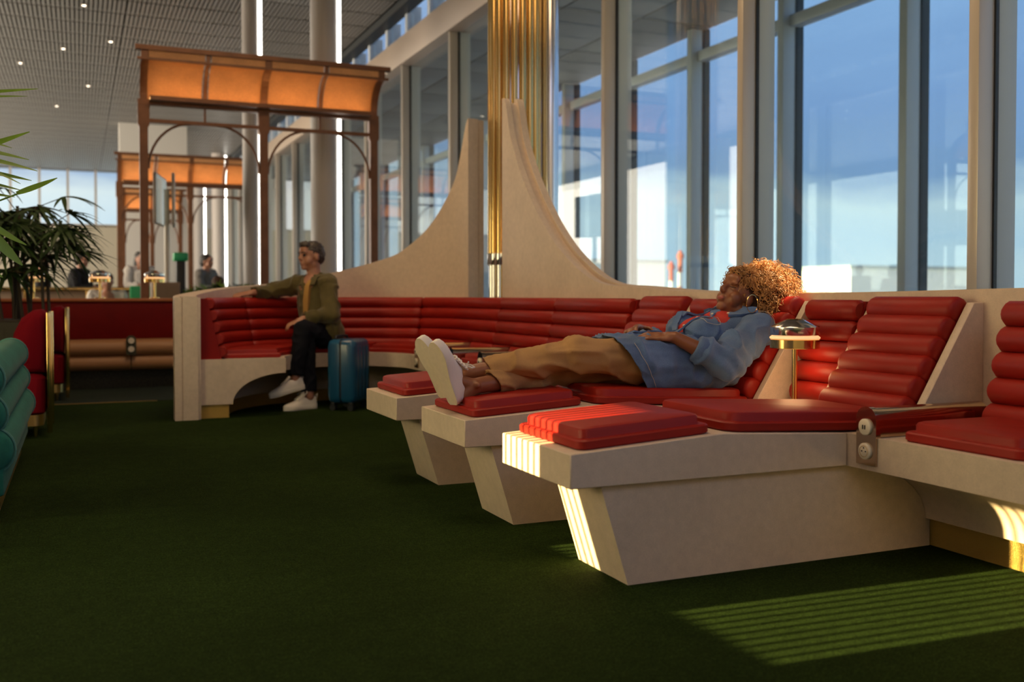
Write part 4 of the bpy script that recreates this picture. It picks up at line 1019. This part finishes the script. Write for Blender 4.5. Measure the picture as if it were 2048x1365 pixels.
for k in range(10):
    a_ = 2.2 + k * .33; h_ = hub[k % 3]; d_ = Vector((math.cos(a_), math.sin(a_) * .8, .3)).normalized(); m = MB()
    leaflet(m, Vector((0, 0, 0)), d_, d_.cross(Vector((0, 0, 1))).normalized(), Vector((0, 0, 1)), .32, .04, .5); m.build('frond', 'leaf', pn, smooth=60, loc=h_ - pn.location)

# ------------------------------------------------------------------ guests, counter and clutter beyond
def guest(label, x, y, h, face, torso, hairm, skin='skin_light', arm=None, seated=False, build=1.):
    T = thing('person', label, 'person', (x, y, 0)); F = Vector((math.cos(face), math.sin(face), 0)); Rr = Vector((F.y, -F.x, 0)); o = Vector((x, y, 0))
    Z = lambda f, r_, z: o + F * f + Rr * r_ + Vector((0, 0, z))
    hz = h - .115; M = frame(F, (0, 0, 1)); mb = MB(); P = add_head(mb, Z(.03, 0, hz), M, 1., Z(0, 0, h - .30))
    hipz = h * .52; sh = h - .30
    mb.cap(Z(0, 0, hipz), .12, Z(0, 0, sh - .05), .12)
    for s_ in (-1, 1): mb.cap(Z(0, .09 * s_, hipz), .08, Z(.03, .09 * s_, .28), .055); mb.cap(Z(.03, .09 * s_, .28), .055, Z(.0, .09 * s_, .06), .04); mb.cap(Z(-.02, .09 * s_, .03), .03, Z(.16, .09 * s_, .03), .03)
    for s_ in (-1, 1):
        mb.cap(Z(0, .19 * s_, sh), .045, Z(.06, .23 * s_, sh - .26), .038); mb.cap(Z(.06, .23 * s_, sh - .26), .038, Z(.28, .12 * s_, sh - .24), .028); add_hand(mb, Z(.28, .12 * s_, sh - .24), F, (0, 0, 1), -s_, 1., .4)
    blob('body', mb, skin, T, .012, 2)
    mb = MB(); mb.cap(Z(-.01, 0, hipz - .02), .16 * build, Z(-.01, 0, sh - .10), .165 * build); mb.cap(Z(0, -.15, sh - .01), .075, Z(0, .15, sh - .01), .075)
    ps = [(mb, [])]
    for s_ in (-1, 1):
        m = MB(); m.cap(Z(0, .19 * s_, sh), .075, Z(.06, .23 * s_, sh - .26), .062); m.cap(Z(.06, .23 * s_, sh - .26), .06, Z(.23, .145 * s_, sh - .24), .048); ps.append((m, []))
    blob('top', ps, torso, T, .014, 3, (), fold(8., .01))
    mb = MB()
    for s_ in (-1, 1): mb.cap(Z(0, .09 * s_, hipz), .11, Z(.03, .09 * s_, .28), .08); mb.cap(Z(.03, .09 * s_, .28), .08, Z(.0, .09 * s_, .09), .06)
    blob('trousers', mb, 'navy', T, .014, 3)
    mb = MB(); mb.ball(P(0, -.025, .05), (.084, .10, .078), M); mb.ball(P(0, -.055, .0), (.08, .075, .09), M)
    if hairm[1]: mb.ball(P(0, -.08, -.07), (.085, .07, .13), M)
    blob('hair', mb, hairm[0], T, .012, 2, (), fold(40., .008))
guest('guest in black jacket facing right behind the far counter', .02, 17.3, 1.56, math.radians(-25), 'black_cloth', ('hair_grey', 0), build=1.1)
guest('guest in black half hidden by the dark palm', -.55, 16.9, 1.50, math.radians(-10), 'black_cloth', ('hair_dark', 0))
guest('dark haired guest in white top beside the copper post', .92, 17.4, 1.60, math.radians(-70), 'white_cloth', ('hair_dark', 1))
guest('child with brown hair in white between the far lamps', .36, 14.9, 1.20, math.radians(-90), 'white_cloth', ('hair_core', 0), build=.8)
guest('guest in grey leaning behind the curved white partition', 1.90, 16.9, 1.55, math.radians(-40), 'grey_cloth', ('hair_dark', 0))
guest('brown haired guest seen from behind beside the guest in grey', 1.77, 14.3, 1.15, math.radians(95), 'olive_dark', ('hair_core', 1), build=.85)
ct = thing('bar_counter', 'brass fronted bar counter far behind the red banquette', 'counter', (.0, 15.9, 0))
MB().box((-1.6, -.25, 0), (.95, .25, .96)).build('body', 'wood_box', ct); MB().box((-1.62, -.28, .96), (.97, .28, 1.00)).build('top', 'brass_satin', ct, bevel=.008)
MB().tube([(-1.6, -.34, .98), (.95, -.34, .98)], .03, 12).build('rail', 'brass', ct, smooth=40)
for x in (-1.5, -.7, .1, .9): MB().box((x - .015, -.36, .0), (x + .015, -.32, .97)).build('rail_post', 'brass', ct)
cb = thing('cabinet', 'light wooden cabinet standing right of the first pergola post', 'cabinet', (1.02, 13.6, 0))
MB().box((-.17, -.2, 0), (.17, .2, 1.06)).build('carcass', 'wood_box', cb, bevel=.008); MB().box((-.15, -.212, .05), (-.005, -.2, 1.02)).build('door', 'wood_box', cb); MB().box((.005, -.212, .05), (.15, -.2, 1.02)).build('door', 'wood_box', cb)
gt = thing('service_post', 'black service post with bright green top', 'post', (1.33, 14.9, 0))
MB().box((-.06, -.06, 0), (.06, .06, 1.38)).build('post', 'black', gt, bevel=.01); MB().box((-.10, -.08, 1.38), (.10, .08, 1.50)).build('green_head', 'green_plastic', gt, bevel=.02)
gc = thing('chair', 'chair with light green back beside the dark haired guest', 'chair', (.84, 14.6, 0))
MB().box((-.20, -.02, .62), (.20, .02, 1.02)).build('backrest', 'green_plastic', gc, bevel=.015); MB().box((-.20, .0, .58), (.20, .40, .62)).build('seat', 'green_plastic', gc, bevel=.012)
for x in (-.18, .18):
    for y in (.02, .38): MB().lathe([(.013, 0), (.015, .58)], (x, y, 0), 10).build('leg', 'chrome', gc)
tv = thing('display', 'double sided display on a bright pole seen nearly edge on', 'display', (1.08, 14.0, 0))
MB().lathe([(.16, 0), (.16, .02), (.035, .03), (.035, 2.30)], n=20).build('pole', 'cream', tv, smooth=40)
for s_, rz in ((-1, 77), (1, 85)):
    o = MB().box((-.42, -.02, -.30), (.42, .02, .36)).build('screen', 'metal_frame', tv, bevel=.008, loc=(s_ * .085, 0, 2.12)); o.rotation_euler = (0, 0, math.radians(rz))
    MB().box((-.40, -.023, -.28), (.40, -.02, .34)).build('glass', 'screen', o)
pb = thing('planter', 'low planter of small green plants behind the curved partition', 'planter', (1.75, 12.9, 0))
MB().box((-.50, -.15, 0), (.50, .15, .85)).build('trough', 'olive_dark', pb, bevel=.01)
fm = [fan_mesh('leaf_spray', 50 + k, 8, .16, .03, 'leaf' if k else 'leaf_dark') for k in range(3)]
for k in range(22):
    f = new_obj('leaf_spray', fm[k % 3], None, pb, (random.uniform(-.5, .5), random.uniform(-.1, .1), .88 + random.uniform(0, .10))); f.rotation_euler = (random.uniform(-.3, .3), random.uniform(-1.2, -.3), random.uniform(0, 6.28))
# ------------------------------------------------------------------ ceiling spotlights
for k, (x, y) in enumerate(((-.4, 12.2), (-.9, 14.5), (.1, 15.2), (-.2, 18.0), (.5, 17.2), (-.9, 19.4), (.2, 21.0), (-.4, 23.5))):
    T = thing('ceiling_spotlight', 'small square spotlight glinting in the slatted ceiling', 'spotlight', (x, y, ZC - .002), group='small ceiling spotlights')
    MB().box((-.045, -.045, -.012), (.045, .045, .0)).build('housing', 'metal_frame', T); MB().box((-.022, -.022, -.016), (.022, .022, -.012)).build('lens', 'spot_glow', T)
